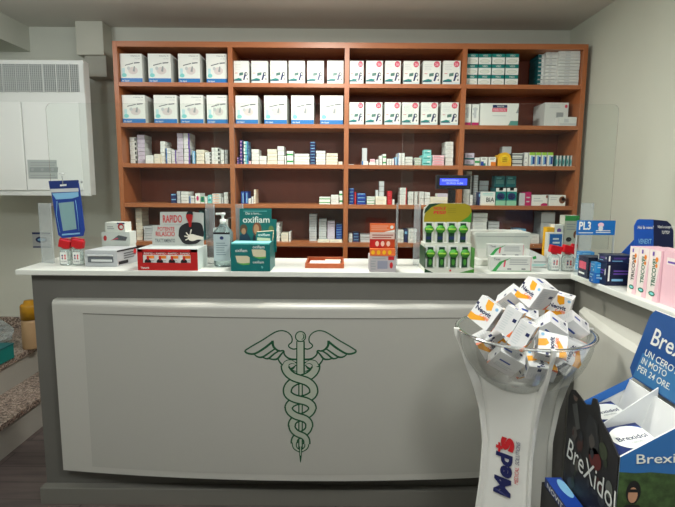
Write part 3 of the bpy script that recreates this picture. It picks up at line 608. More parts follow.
# step clutter
b = MB(); b.box(-2.16, -2.085, 2.7, 3.10, 0, .11, TEAL)
gb = empty('green_crate', (-2.10, 2.88, .4005), 'green plastic crate on the upper granite step', 'crate')
b = MB(); b.box(-.045, .045, -.22, .22, 0, .006, TEAL); b.box(-.045, -.040, -.22, .22, .006, .085, TEAL); b.box(.040, .045, -.22, .22, .006, .085, TEAL)
b.box(-.040, .040, -.22, -.215, .006, .085, TEAL); b.box(-.040, .040, .215, .22, .006, .085, TEAL); b.build('tray', gb)
b = MB(); b.box(-.048, .048, -.224, .224, .085, .095, DTEAL); b.build('lid', gb, bevel=.002)
b = MB(); n = 18; vs = []; fs = []
for i in range(n):
    for j in range(n):
        th = 2*math.pi*i/n; ph = math.pi*j/(n-1); r = 1+.18*random.uniform(-1, 1)*(math.sin(ph))
        vs.append((.13*r*math.sin(ph)*math.cos(th), .12*r*math.sin(ph)*math.sin(th), .1+.1*math.cos(ph)*(1 if j > n/2 else 1.1)))
for i in range(n):
    for j in range(n-1): k = (i+1) % n; fs.append((i*n+j, i*n+j+1, k*n+j+1, k*n+j))
b.add(vs, fs, BAG); tag(b.build('plastic_bag', loc=(-2.29, 3.22, .415)), 'crumpled clear plastic bag on the granite step behind the green crate', 'bag')
jr = empty('yellow_lid_canister', (-2.06, 3.30, .4003), 'beige canister with a yellow lid half behind the counter end', 'canister')
b = MB(); b.lathe([(0, 0), (.056, 0), (.058, .01), (.056, .18), (.05, .20), (0, .20)], mat('#a98b66', .5), 24); b.build('body', jr)
b = MB(); b.lathe([(0, .2005), (.056, .2005), (.056, .29), (.05, .30), (.035, .303), (.03, .325), (0, .325)], mat('#a87a14', .45), 24); b.build('lid', jr)

# ---------------------------------------------------------------- things on the counter (from the heater end)
def ctop(px, py): return PZ(px, py, CZ)
def cthing(name, px, py, label, cat, group=None): p = ctop(px, py); return empty(name, (p.x, p.y, CZ+.0004), label, cat, group)
def wd(px0, px1, py, Y): return PY(px1, py, Y).x-PY(px0, py, Y).x
def ht(px, pya, pyb, Y): return PY(px, pya, Y).z-PY(px, pyb, Y).z
# hanging blue pouch
Yp = YSn-.012; t = empty('blue_pouch', tuple(PY(62, 180, Yp)), 'blue phone pouch with clear window hanging from the end screen', 'pouch'); L = t.location
def pz(pts, Y): return [PY(x, y, Y)-L for x, y in pts]
b = MB(); b.prism(pz([(50, 185.5), (78.5, 183), (81, 200), (84.5, 230), (83, 236), (62, 238.3), (58, 235), (54, 210)], Yp-.004), (0, .007, 0), DBLUE); b.build('bag', t, bevel=.002)
b = MB(); b.prism(pz([(48.5, 181), (77.5, 180), (78, 188.5), (50, 190.5)], Yp-.006), (0, .010, 0), mat('#173072', .4))
b.poly(pz([(60, 184.5), (66.5, 184), (66.5, 185.8), (60, 186.3)], Yp-.0066), W); b.build('hang_strip', t)
b = MB(); b.prism(pz([(50, 189), (78.2, 188), (78.4, 191.5), (50.5, 192.5)], Yp-.007), (0, .002, 0), LGREY)
b.prism(pz([(52, 193.5), (78, 192), (78.4, 196.5), (72, 198.5), (56, 199.5)], Yp-.007), (0, .002, 0), LBLUE); b.build('seal_strip', t)
b = MB(); b.prism(pz([(58.5, 203), (73.5, 201.5), (76.5, 229), (63, 231)], Yp-.0062), (0, .002, 0), mat('#7fa3a6', .25)); b.build('clear_window', t)
b = MB(); b.poly(pz([(62, 234), (80, 232.5), (80, 234), (62, 235.5)], Yp-.0047), LBLUE); b.tube(pz([(57, 201), (56.5, 215), (60, 233)], Yp-.0055), .0012, LBLUE); b.tube(pz([(75.5, 200), (77.5, 215), (79, 231)], Yp-.0055), .0012, LBLUE); b.build('piping', t)
b = MB(); b.tube([PY(62, 176, YSn-.012)-L, PY(62, 176, YSn-.018)-L, PY(62.5, 179, YSn-.022)-L, PY(62.8, 184.5, YSn-.021)-L], .0022, GREY); b.lathe([(0, 0), (.014, 0), (.012, .004), (.004, .007), (0, .007)], mat('#c7ccca', .2), 20, tuple(PY(62, 174, YSn-.016)-L)); b.build('hook', t)
# gel bottles with red caps
def gel(x0, x1, yt, yb, label, grp, dy=0):
    p = ctop((x0+x1)/2, yb); t = empty('gel_bottle', (p.x, p.y+dy, CZ+.0004), label, 'bottle', grp); w_ = wd(x0, x1, yb, p.y)/2-.001; hh = ht(x0, yt+8, yb, p.y)
    pr_ = [(0, 0), (.9, 0), (1, .06), (1, .78), (.8, .95), (.55, 1), (0, 1)]
    b = MB(); b.lathe([(r*w_*1.05, z*hh) for r, z in pr_], JAR, 20, sy=.62); b.build('flask', t)
    b = MB(); z = .12*hh; f = (Vector((-w_*.62, -w_*.68, z)), Vector((w_*1.24, 0, 0)), Vector((0, 0, hh*.7)))
    b.prism([f[0], f[0]+f[1], f[0]+f[1]+f[2], f[0]+f[2]], (0, .0008, 0), W2)
    for u, v in ((.3, .45), (.3, .72), (.7, .72), (.7, .45)): b.disc(f, u, v, .13, .1, NAVY if u < .5 else RED, n=4)
    for u in (.3, .7): b.disc(f, u, .585, .09, .07, RED, n=8); 
    b.text(f, 'GEL MANI', .1, .12, .9, .25, DG); b.build('label_sheet', t)
    ch = ht(x0, yt, yt+8, p.y)
    b = MB(); b.box(-w_*1.02, w_*1.02, -w_*.55, w_*.55, 0, ch*.95, mat('#b8151f', .35)); b.box(-w_*.5, w_*.5, -w_*.3, w_*.3, -.006, 0, RED); b.build('cap', t, loc=(-.001, 0, hh+.0065), rot=(0, math.radians(12), 0), bevel=.004)
gel(60.5, 72, 241, 265, 'red capped clear gel bottle nearest the worktop end, below the pouch', 'gel bottles below the pouch'); gel(73, 84.5, 241, 265, 'red capped clear gel bottle beside the grey open carton', 'gel bottles below the pouch')
# grey open carton and stacked boxes
p = ctop(104, 266.5)
t = empty('glove_carton', (p.x, p.y, CZ+.0004), 'open grey and white carton lying next to the gel bottles', 'box'); w_ = .086; k = .075
G1 = mat('#8f9496', .5)
b = MB(); b.prism([(-w_, 0, 0), (w_*.75, -.005, 0), (w_*1.1, .16, 0), (-w_*.7, .17, 0)], (0, 0, k), mat('#c6cacb', .5), mat('#aeb3b5', .5)); b.build('carton', t)
b = MB(); b.box(-w_*.8, w_*.55, -.009, -.0052, .02, .045, DG); b.box(-w_*.8, w_*.55, -.012, -.0055, .05, .056, LGREY); b.box(-w_*.6, w_*.5, -.0125, -.0055, .024, .034, LGREY); b.build('tray_front', t)
b = MB(); f = (Vector((w_*.757, -.004, 0)), Vector((w_*.35, .165, 0)), Vector((0, 0, k))); b.rect(f, .05, .1, .5, .3, BK, .0012); b.lines(f, .3, .4, .9, .85, 3, DG, lift=.0012); b.disc(f, .85, .7, .08, .2, RED, .0012); b.rect(f, 0, .9, 1, 1, BK, .0012); b.build('print', t)
def boxp(name, x0, x1, yt, zb, Y, dep, m, label, cat, grp=None, pr=None, sides=None, rz=0):
    a = PY(x0, yt, Y).x; c = PY(x1, yt, Y).x; z = PY((x0+x1)/2, yt, Y).z; hw = (c-a)/2; hh = z-zb-.0004
    b = MB(); s_ = sides or m; b.box(-hw, hw, 0, dep, 0, hh, m, faces=[s_, s_, m, s_, s_, s_])
    if pr: pr(b, face(-hw, hw, 0, 0, hh))
    return tag(b.build(name, loc=((a+c)/2, Y, zb+.0004), rot=(0, 0, rz) if rz else None), label, cat, grp), z
def prA(b, f): b.disc(f, .12, .5, .06, .22, RED); b.shape(f, [(.35, .35), (.85, .3), (.92, .6), (.6, .75)], DG); b.shape(f, [(.3, .3), (.6, .45), (.55, .55)], PINKR, .0008)
def prB(b, f): b.disc(f, .8, .55, .16, .38, RED); b.disc(f, .82, .52, .09, .2, W, .0008); b.rect(f, .6, .85, 1, 1, NAVY); b.lines(f, .1, .3, .5, .7, 2, GREY)
def prC(b, f): b.disc(f, .1, .5, .05, .25, RED); b.lines(f, .3, .3, .95, .8, 3, GREY)
o, z = boxp('bandage_carton', 101.5, 128.8, 247.2, CZ, 2.43-.0, .09, W2, 'white carton standing behind the grey open carton', 'box')
bpy.data.objects.remove(o)
Yb = 2.50
zc = CZ
for (x0, x1, yt, pr_, lb) in ((102, 129.5, 244.5, prC, 'white carton at the bottom of the pile behind the grey open one'), (101.5, 129.5, 232, prA, 'white carton with dark bird print in the pile behind the grey one')):
    o, zc = boxp('bandage_carton', x0, x1, yt, zc, Yb, .08, W2, lb, 'box', 'pile behind the grey carton', pr_)
boxp('bandage_carton', 105, 124.5, 222.6, zc, Yb, .08, W, 'small white box with round red logo on top of the pile', 'box', 'pile behind the grey carton', prB)
# RAPIDO display
p = ctop(138, 270.3); q = ctop(198.5, 270.3); t = empty('counter_display', ((p.x+q.x)/2, p.y, CZ+.0004), 'red and white countertop display reading RAPIDO with a man in black', 'display'); L = t.location
hw = (q.x-p.x)/2; th = ht(165, 249.5, 270.3, p.y); RD = mat('#b5201f', .4); SLV = mat('#b9c0bd', .45)
b = MB(); b.box(-hw, hw, 0, .004, 0, th*.36, RD); b.box(-hw, -hw+.022, 0, .004, th*.36, th, RD); b.box(hw-.03, hw, 0, .004, th*.36, th, RD)
b.box(-hw, -hw+.003, .0045, .17, 0, th, RD); b.box(hw-.003, hw, .0045, .17, 0, th, mat('#c5d2cd', .4)); b.box(-hw+.0035, hw-.0035, .0045, .17, 0, .003, SLV); b.box(-hw, hw, 0, .004, th*.88, th, RD)
f = face(-hw, hw, 0, 0, th); b.text(f, 'Vanuxia', .05, .08, .19, .18, W); b.build('tray', t)
b = MB(); b.box(-hw, hw, .0045, .168, th+.0005, th+.003, SLV); b.build('tray_cover', t)
for i in range(4):
    w_ = (2*hw-.052)/4; x0 = -hw+.022+i*w_; o = MB(); o.box(.0006, w_-.0006, 0, .12, 0, th-.012, W2); f = face(.0006, w_-.0006, 0, 0, th-.012)
    o.rect(f, 0, .8, 1, .98, RED); o.text(f, 'RAPID', .1, .83, .9, .95, W); o.rect(f, .3, .6, .95, .76, ORANGE); o.disc(f, .4, .42, .28, .16, BK); o.disc(f, .42, .62, .1, .12, RED, .0008); o.lines(f, .6, .38, .95, .55, 2, GREY)
    x = o.build('relief_box', loc=(L.x+x0, L.y+.006, L.z+.0036)); tag(x, f'small box with red band and black figure, {ORD[i]} of four in the red tray', 'box', 'boxes in the red tray')
Yh = p.y+.132
def hp(pts, Y=Yh): return [PY(x, y, Y)-L for x, y in pts]
b = MB(); b.prism(hp([(152.4, 250), (152.4, 225.4), (160, 225.2), (160, 212), (187, 211.8), (203.5, 213), (203.5, 250)]), (0, .004, 0), mat('#b4bab4', .45), W2)
o = hp([(160, 225)], Yh-.0006)[0]; f = (hp([(152.4, 250)], Yh-.0006)[0], hp([(203.5, 250)], Yh-.0006)[0]-hp([(152.4, 250)], Yh-.0006)[0], Vector((0, 0, ht(175, 212, 250, Yh))))
b.text(f, 'RAPIDO', .23, .72, .6, .92, RED); b.text(f, 'POTENTE', .12, .51, .45, .61, RED); b.text(f, 'RILASCIO', .08, .36, .45, .49, RED); b.text(f, 'TRATTAMENTO', .06, .2, .45, .3, DG); b.lines(f, .25, .66, .7, .69, 1, GREY, 0)
b.build('header_card', t)
b = MB()
b.prism(hp(smooth([(178.5, 236), (179.5, 228), (184, 224), (190, 222.5), (200, 223), (203, 229), (203.5, 236), (199, 242), (194, 244), (184, 243.5), (178.5, 236)], 4)[:-1], Yh-.004), (0, .003, 0), BK)
b.prism(hp(smooth([(189.2, 227), (188.2, 222), (186, 217), (187, 212.8), (190, 211.8), (192.3, 213.5), (192.5, 218), (191.6, 222), (191, 227)], 3), Yh-.007), (0, .002, 0), mat('#a01818', .4))
b.prism(hp(smooth([(186.5, 214.5), (187.3, 212), (190, 211), (192.4, 212.2), (192.6, 215), (190, 214), (186.5, 214.5)], 3)[:-1], Yh-.009), (0, .0015, 0), BK)
HND = mat('#d8d3c4', .5)
b.prism(hp(smooth([(203, 237), (197, 235.5), (191, 234), (187.5, 236), (189, 240), (193, 241), (198, 239.5), (203.5, 240)], 3), Yh-.007), (0, .002, 0), HND)
for a_, c_ in (((190, 235), (191.3, 229.5)), ((189, 236), (186, 232.5)), ((188.5, 237), (184.5, 236)), ((188.6, 238.6), (185.5, 240))): b.tube(hp([a_, c_], Yh-.0065), .0026, HND, 6)
o = b.build('printed_figure', t); o['label'] = 'cut-out of a black clad figure with red throat and pale hand'
# sanitizer bottle
p = ctop(222, 267.5); t = empty('sanitizer_bottle', (p.x, p.y+.04, CZ+.0004), 'tall pump bottle of clear hand sanitizer between two displays', 'bottle'); Y = p.y+.04
R_ = wd(212.5, 232, 250, Y)/2; H1 = ht(222, 231.5, 267, Y)
b = MB(); b.lathe([(0, 0), (R_*.9, 0), (R_, .008), (R_, H1*.95), (R_*.9, H1), (R_*.5, H1+.018), (R_*.35, H1+.03), (0, H1+.03)], GEL, 24, sy=.7)
b.build('body', t)
b = MB(); b.box(-R_*.82, R_*.82, -R_*.72, -R_*.705, .03, H1*.97, mat('#a9babd', .5)); f = face(-R_*.82, R_*.82, -R_*.72, .03, H1*.97); b.rect(f, 0, .93, 1, 1, BK); b.disc(f, .5, .8, .12, .06, NAVY); b.lines(f, .15, .2, .85, .68, 6, mat('#7d9094', .5)); b.build('label_sheet', t)
b = MB(); b.lathe([(0, 0), (.014, 0), (.014, .022), (.006, .024), (.006, .04), (.012, .041), (.012, .052), (0, .053)], W, 16); b.box(-.032, .004, -.006, .006, .043, .052, W); b.build('pump', t, loc=(0, 0, H1+.0305))
# teal display
p = ctop(231, 271.3); q = ctop(270.5, 271.3); t = empty('counter_display', ((p.x+q.x)/2, p.y, CZ+.0004), 'teal countertop display with white brand lettering and photo header', 'display'); L = t.location; hw = (q.x-p.x)/2; th = ht(250, 244.5, 271.3, p.y)
TL2 = mat('#0b6a68', .4)
b = MB(); b.box(-hw, hw, 0, .004, 0, th, TL2); b.box(-hw, -hw+.003, .0045, .17, 0, th*1.05, TL2); b.box(hw-.003, hw, .0045, .17, 0, th*1.05, TL2); b.box(-hw+.0035, hw-.0035, .0045, .17, 0, .003, TL2)
f = face(-hw, hw, 0, 0, th)
OC = mat('#c9c3a4', .5); LG = mat('#5aa04f', .4)
for u0, v0 in ((.12, .28), (.53, .52)):
    b.shape(f, [(u0, v0+.3), (u0+.3, v0+.3), (u0+.36, v0+.25), (u0+.36, v0), (u0+.2, v0-.02), (u0+.04, v0+.06)], OC); b.shape(f, [(u0+.02, v0+.03), (u0+.2, v0-.05), (u0+.36, v0-.02), (u0+.36, v0+.04), (u0+.2, v0+.02)], LG, .0008)
b.text(f, 'oxifiam', .12, .72, .42, .84, W2); b.text(f, 'oxifiam', .56, .86, .86, .97, W2); b.text(f, 'oxifiam', .56, .3, .84, .4, W2); b.text(f, 'S', .77, .12, .82, .2, LTEAL)
b.build('tray', t)
b = MB(); b.box(-hw+.004, -.001, .006, .095, th+.0002, th+.006, LTEAL); b.box(.001, hw-.004, .006, .095, th+.0002, th+.006, LTEAL); b.build('carton_tops', t)
Yh = p.y+.15
def hp2(pts, Y): return [PY(x, y, Y)-L for x, y in pts]
b = MB(); b.prism(hp2([(239.5, 252), (239.5, 208.5), (271.5, 208.5), (271.5, 219), (276.5, 219.5), (276.5, 252)], Yh), (0, .004, 0), TL2)
a = hp2([(239.5, 244)], Yh-.0005)[0]; f = (a, hp2([(276.5, 244)], Yh-.0005)[0]-a, Vector((0, 0, ht(255, 208.5, 244, Yh))))
b.text(f, 'oxifiam', .1, .6, .82, .78, W); b.text(f, 'Dai a loro...', .18, .83, .6, .9, W2); b.lines(f, .12, .92, .75, .95, 1, LTEAL, 0)
b.disc(f, .48, .42, .12, .2, BROWN); b.disc(f, .46, .42, .075, .14, mat('#b58a66', .5), .0008); b.disc(f, .12, .42, .1, .14, mat('#5f4a36', .5)); b.disc(f, .12, .36, .06, .09, mat('#b58a66', .5), .0008); b.disc(f, .86, .42, .07, .1, mat('#5e7d50', .5)); b.shape(f, [(.0, 0), (.02, .25), (.18, .36), (.28, .2), (.35, 0)], mat('#1d3d52', .5)); b.shape(f, [(.35, 0), (.38, .25), (.55, .3), (.6, 0)], mat('#2a3540', .5))
b.build('header_card', t)
b = MB(); b.prism(hp2([(255.5, 243.6), (256.5, 232), (273, 231), (272, 243.6)], Yh-.05), (0, .040, 0), TL2, OC); a = hp2([(256.5, 243.4)], Yh-.0506)[0]; f = (a, Vector((wd(256.5, 272.5, 240, Yh-.05), 0, 0)), Vector((0, 0, ht(264, 231.5, 243.4, Yh-.05))))
b.text(f, 'oxifiam', .1, .62, .85, .85, W); b.shape(f, [(.02, .1), (.9, .1), (.85, .45), (.05, .5)], OC); b.shape(f, [(.0, 0), (.9, 0), (.9, .12), (.4, .1), (.05, .28)], LG, .0008)
o = b.build('oxygen_sachet', loc=tuple(L)); tag(o, 'teal sachet box standing up in the teal display', 'box')
# orange tray with papers
p = ctop(305, 268.2); q = ctop(344, 268.2); t = empty('paper_tray', ((p.x+q.x)/2, p.y, CZ+.0004), 'shallow orange tray holding white papers at mid counter', 'tray'); hw = (q.x-p.x)/2; h_ = ht(320, 263.5, 268.2, p.y); OT = mat('#b05a34', .4); dd = .17
b = MB(); b.box(-hw, hw, 0, .008, 0, h_, OT); b.box(-hw, -hw+.008, .008, dd, 0, h_, OT); b.box(hw-.008, hw, .008, dd, 0, h_, OT); b.box(-hw, hw, dd, dd+.008, 0, h_*1.3, OT); b.box(-hw+.008, hw-.008, .008, dd, 0, .003, OT); b.build('tray', t, bevel=.001)
b = MB(); b.box(-hw+.02, hw-.02, .012, dd-.06, .0005, .017, W); tag(b.build('paper_pad', loc=(t.location.x, t.location.y, CZ+.0036)), 'white paper pad lying in the orange tray', 'paper')
b = MB(); b.box(-.0, hw-.014, dd-.055, dd-.008, .0005, .015, CREAM); tag(b.build('card_pack', loc=(t.location.x, t.location.y, CZ+.0036)), 'cream cards at the back of the orange tray', 'cards')
# orange leaflet display
p = ctop(369.3, 272); q = ctop(395.8, 272); t = empty('counter_display', ((p.x+q.x)/2, p.y, CZ+.0004), 'narrow orange and grey countertop display beside the orange tray', 'display'); L = t.location; hw = (q.x-p.x)/2
H_ = lambda y, Y=p.y: ht(382, y, 272, Y)
b = MB(); b.box(-hw, hw, 0, .10, 0, H_(256), mat('#b3aeb0', .5)); f = face(-hw, hw, 0, 0, H_(256)); b.rect(f, .3, .2, .68, .7, mat('#8f93a3', .5)); b.rect(f, .7, .75, .92, .98, RED); b.disc(f, .82, .42, .06, .2, RED); b.lines(f, .06, .15, .25, .8, 4, GREY); b.rect(f, .1, .82, .6, .88, GREY); b.build('base_box', t)
OR2 = mat('#e2703a', .4)
b = MB(); b.box(-hw*.98, hw*.92, -.003, .02, H_(256)+.001, H_(248.7), OR2); f = face(-hw*.98, hw*.92, -.003, H_(256), H_(248.7))
for u in (.12, .34, .56, .78): b.disc(f, u, .5, .07, .3, YEL)
b.build('orange_sachets', t)
Y2 = p.y+.03; b = MB(); b.box(-hw*.97, hw*.9, .03, .04, H_(248.7)+.0005, ht(382, 224.5, 272, Y2), RD); zt_ = ht(382, 224.5, 272, Y2); z0_ = H_(248.7); f = face(-hw*.97, hw*.9, .03, z0_, zt_)
b.rect(f, 0, .36, 1, .64, mat('#d3bdb2', .5)); b.lines(f, .1, .4, .95, .6, 2, mat('#a05a4a', .5), .1, .0008); b.rect(f, 0, .64, 1, 1, OR2); b.lines(f, .05, .72, .8, .95, 3, mat('#eda98a', .5), .2, .0009); b.disc(f, .88, .85, .07, .07, W, .0009); b.shape(f, [(.55, .64), (1, .64), (1, .75)], W, .0009); b.rect(f, .6, 0, 1, .36, mat('#b8421c', .4))
for u in (.3, .52, .75): b.disc(f, u, .17, .075, .11, mat('#e3c8b6', .5), .0009)
b.build('header_card', t)
# green display with eight packs
p = ctop(424.5, 272.6); q = ctop(473.3, 272.6); t = empty('counter_display', ((p.x+q.x)/2, p.y, CZ+.0004), 'green and white countertop display with yellow header and eight packs', 'display'); L = t.location; hw = (q.x-p.x)/2
GP = mat('#3f8a2a', .4); DGP = mat('#0f3d22', .45); CW = mat('#cfd4c6', .5)
hb_ = ht(449, 268.3, 272.6, p.y)
b = MB(); b.box(-hw, hw, 0, .15, 0, hb_, CW); f = face(-hw, hw, 0, 0, hb_); b.shape(f, [(0, 0), (.18, 0), (0, .9)], DGP); b.shape(f, [(.7, 0), (1, 0), (1, .9)], GP); b.disc(f, .52, .5, .02, .25, RED)
b.box(-hw, -hw+.003, .0005, .15, hb_, hb_+.09, DGP); b.box(hw-.003, hw, .0005, .15, hb_, hb_+.09, GP)
b.box(-hw+.004, hw-.004, .052, .15, hb_, hb_+.105, CW); b.build('stepped_base', t)
Yh = p.y+.13
def hp3(pts, Y): return [PY(x, y, Y)-L for x, y in pts]
hd = hp3([(423, 250), (423, 213), (424, 208), (428, 204), (433, 203.2), (463, 203.2), (468, 205), (470.3, 210), (470.3, 250)], Yh)
b = MB(); b.prism(hd, (0, .004, 0), CW)
OL = mat('#988b10', .45)
a = hp3([(423, 250)], Yh-.0004)[0]; f = (a, Vector((wd(423, 470.3, 225, Yh), 0, 0)), Vector((0, 0, ht(446, 203.2, 250, Yh))))
b.shape(f, [(0, .6), (1, .6), (1, .85), (.95, .96), (.85, 1), (.3, 1), (.12, .93), (.03, .82), (0, .7)], OL); b.shape(f, [(0, .78), (.02, .88), (.1, .98), (.22, 1), (.35, 1), (.15, .92), (.05, .82)], DGP, .0008); b.shape(f, [(.75, .6), (1, .6), (1, .82), (.93, .72)], GP, .0008); b.text(f, "NON E'", .2, .86, .46, .93, RED, .0012, .03); b.text(f, 'PESI?', .2, .77, .46, .84, RED, .0012, .03); b.lines(f, .5, .8, .68, .92, 3, OL if 0 else mat('#8a7f10', .4), .1, .0012)
b.build('header_card', t)
for r, (y0, y1, dy) in enumerate(((268, 246.3, .003), (246.8, 222.3, .055))):
    for i in range(4):
        Y = p.y+dy; x0 = (425.5, 424)[r]+i*(11.6, 11.5)[r]+.8; x1 = x0+9.6; zb = CZ+hb_+.0006 if r == 0 else CZ+hb_+.1062
        z1_ = PY(x0, y1, Y).z; w_ = wd(x0, x1, y1, Y)/2; hh = z1_-zb
        o = empty('supplement_pack', (PY((x0+x1)/2, y1, Y).x, Y, zb), f"white card pack with green round window, {ORD[i]} in the {'front' if r == 0 else 'rear'} row of the green display", 'pack', 'packs in the green display')
        b = MB(); b.box(-w_, w_, .018, .021, 0, hh, W2); b.build('backing_card', o)
        b = MB(); b.box(-w_*.56, w_*.56, .009, .0175, .003, hh*.95, DGP); f = face(-w_*.56, w_*.56, .009, .003, hh*.5); b.disc(f, .5, .5, .28, .3, GP) if r == 0 else b.rect(f, .05, .3, .95, .6, NAVY); b.build('carton', o)
        b = MB(); b.lathe([(0, 0), (w_*.95, 0), (w_*.95, .005), (0, .007)], mat('#3d8c2b', .4), 20, sy=hh*.2/w_); b.box(-w_*.75, w_*.75, -w_*.1, w_*.2, .0068, .0078, LIME); b.build('round_window', o, loc=(0, .0085, hh*.66), rot=(math.pi/2, 0, 0))
# customer display on a pole
Y = 2.50; a = PY(437, 175, Y); c = PY(470.5, 189.3, Y); t = empty('customer_display', (PY(452.5, 200, Y).x, Y, CZ+.0004), 'black pole display with lit blue screen behind the green display', 'display'); L = t.location
b = MB(); b.box(a.x-L.x, c.x-L.x, 0, .045, c.z-L.z, a.z-L.z, mat('#15161c', .4)); b.build('screen_housing', t, bevel=.004)
a = PY(440, 178.3, Y-.001); c = PY(467, 185.3, Y-.001); b = MB(); b.box(a.x-L.x, c.x-L.x, -.0015, 0, c.z-L.z, a.z-L.z, mat('#3a4be0', .4, emit=1.1)); f = face(a.x-L.x, c.x-L.x, -.0015, c.z-L.z, a.z-L.z)
b.text(f, 'BUONGIORNO', .08, .55, .7, .85, mat('#9fb0ff', .4, emit=1.1)); b.text(f, 'EURO 0,00', .25, .12, .85, .42, mat('#9fb0ff', .4, emit=1.1)); b.build('screen', t)
b = MB(); z = PY(450, 189.5, Y).z-L.z; b.box(-.018, .018, .012, .034, .012, z, mat('#15161c', .4)); b.build('pole', t, bevel=.003)
b = MB(); b.box(-.06, .06, -.04, .08, 0, .0118, mat('#15161c', .4)); b.build('base_plate', t, bevel=.003)
# white till printer
Y = 2.463; t = empty('till_terminal', (PY(502, 250, Y).x, Y, CZ+.0004), 'white plastic till terminal behind two long ointment boxes', 'terminal'); L = t.location
WP = mat('#e4e6de', .4)
b = MB(); b.prism([PY(x, y, Y)-L for x, y in ((478.5, 262), (474.3, 234.5), (475.5, 232.3), (530.3, 232.3), (531.5, 234), (528.3, 262))], (0, .16, 0), WP); b.build('housing', t, bevel=.004)
b = MB(); b.prism([(-.14, -.05, 0), (.11, -.05, 0), (.11, .14, 0), (-.14, .14, 0)], (0, 0, .03), WP); 
for v in b.v[4:]: pass
b.build('foot', t, bevel=.004)
b = MB(); a = PY(476.5, 236, Y-.001)-L; c = PY(528.5, 235, Y-.001)-L; b.box(a.x, c.x, -.0025, -.0005, a.z-.002, a.z, GREY); b.build('seam', t)
def oint(b, f): b.rect(f, 0, 0, 1, .03, GREEN); b.shape(f, [(.02, 0), (.12, 0), (.28, .6), (.5, .95), (.2, .65)], GREEN); b.rect(f, .02, .02, .02, .02, W); b.text(f, 'Timet', .06, .75, .22, .92, DG); b.shape(f, [(.3, .3), (.34, .3), (.36, .75), (.32, .8)], PINKR); b.lines(f, .45, .45, .95, .9, 3, GREY, .2); b.rect(f, .4, .12, .5, .2, DG); b.rect(f, .75, .12, .85, .2, DG); b.rect(f, .97, .04, .98, .96, PINKR)
boxp('ointment_box', 491.5, 532.3, 256.8, CZ, 2.255, .05, mat('#c8ccc6', .5), 'long white ointment box with green curve lying lowest before the till terminal', 'box', 'ointment boxes before the terminal', oint)
zz = PY(505, 257, 2.31).z
boxp('ointment_box', 490.5, 526.5, 257, CZ, 2.308, .035, W2, 'plain white box hidden behind the lowest ointment box', 'box', 'ointment boxes before the terminal')
boxp('ointment_box', 488.2, 524.5, 244.3, zz+.0004, 2.305, .03, mat('#c8ccc6', .5), 'long white ointment box with green curve lying raised at the back', 'box', 'ointment boxes before the terminal', oint)
b = MB(); p = ctop(540, 268); 
b.prism([PY(x, y, 2.36)-p for x, y in ((529.5, 268), (529.5, 250), (548, 258.5), (548, 268))], (0, .05, 0), W2); f = (PY(530, 268, 2.3598)-p, Vector((.08, 0, 0)), Vector((0, 0, .07))); b.shape(f, [(.1, .7), (.3, .8), (.35, .6), (.15, .55)], GREEN); b.rect(f, .2, .35, .95, .4, DG); b.lines(f, .1, .1, .95, .28, 2, LTEAL)
o = b.build('leaflet_holder', loc=tuple(p)); tag(o, 'white slanting carton between the ointment boxes and the gel bottles', 'box'); o.location.z += .003
# things behind the gel bottles at the corner
yk = 2.52
boxp('thermal_carton', 548.8, 563.6, 232.8, CZ, yk-.06, .04, W, 'white framed box with bright blue front behind the corner gel bottles', 'box', None, lambda b, f: (b.rect(f, .08, .4, .92, .96, BLUE), b.lines(f, .3, .55, .8, .9, 3, W, .2, .0008)))
boxp('thermal_carton', 555, 563.8, 224.8, CZ, yk+.0, .05, W2, 'grey white narrow box rising behind the bright blue one', 'box', None, lambda b, f: b.disc(f, .5, .85, .25, .06, PURP))
boxp('thermal_carton', 547.5, 554.6, 227.5, CZ, yk+.0, .05, YEL, 'yellow box partly hidden by the bright blue one', 'box')
boxp('herbal_carton', 565.3, 579.6, 215.6, CZ, yk, .06, mat('#b9bdb0', .5), 'tall grey box with green top band near the corner', 'box', None, lambda b, f: (b.rect(f, 0, .89, 1, 1, GREEN), b.lines(f, .15, .7, .9, .86, 3, GREY), b.disc(f, .35, .5, .2, .05, BK), b.disc(f, .8, .6, .15, .08, BROWN), b.rect(f, .1, .25, .9, .4, mat('#b5a88a', .5))))
gel(56, 66.5, 240, 262, 'red capped clear gel bottle in the rear row next to the screen foot', 'gel bottles below the pouch', .045); gel(67.5, 79, 240, 262, 'red capped clear gel bottle in the rear row beside the grey carton', 'gel bottles below the pouch', .045)
gel(547.5, 559.2, 246.5, 270.5, 'red capped clear gel bottle next to the white slanting carton', 'gel bottles at the counter corner'); gel(560.5, 573, 246.5, 271, 'middle red capped clear gel bottle at the counter corner', 'gel bottles at the counter corner')
gel(573.2, 579.5, 246, 268, 'narrow red capped clear bottle beside the acrylic stand', 'gel bottles at the counter corner', .05)
# ---- wing: PL3 stand
Yq = 2.02; a = PY(577.5, 220.5, Yq); c = PY(614.5, 236.5, Yq); t = empty('acrylic_stand', ((a.x+c.x)/2+.03, Yq, CZ+.0004), 'clear acrylic stand with blue PL3 header on the counter wing', 'display stand'); L = t.location
zt_ = PY(596, 220.5, Yq).z; zm = PY(596, 235, Yq).z
b = MB(); b.box(a.x-L.x, c.x-L.x, 0, .004, zm-L.z, zt_-L.z, BLUE); f = face(a.x-L.x, c.x-L.x, 0, zm-L.z, zt_-L.z); b.text(f, 'PL3', .05, .35, .36, .92, W, bold=.03); b.disc(f, .62, .7, .08, .16, PINK); b.disc(f, .62, .45, .06, .2, W2, .0008); b.lines(f, .5, .15, .95, .4, 2, W2, .2); b.lines(f, .05, .12, .45, .25, 1, W2, .1)
o = b.build('header', t); o['label'] = 'blue header lettered PL3'
b = MB(); x0, x1 = a.x-L.x, c.x-L.x
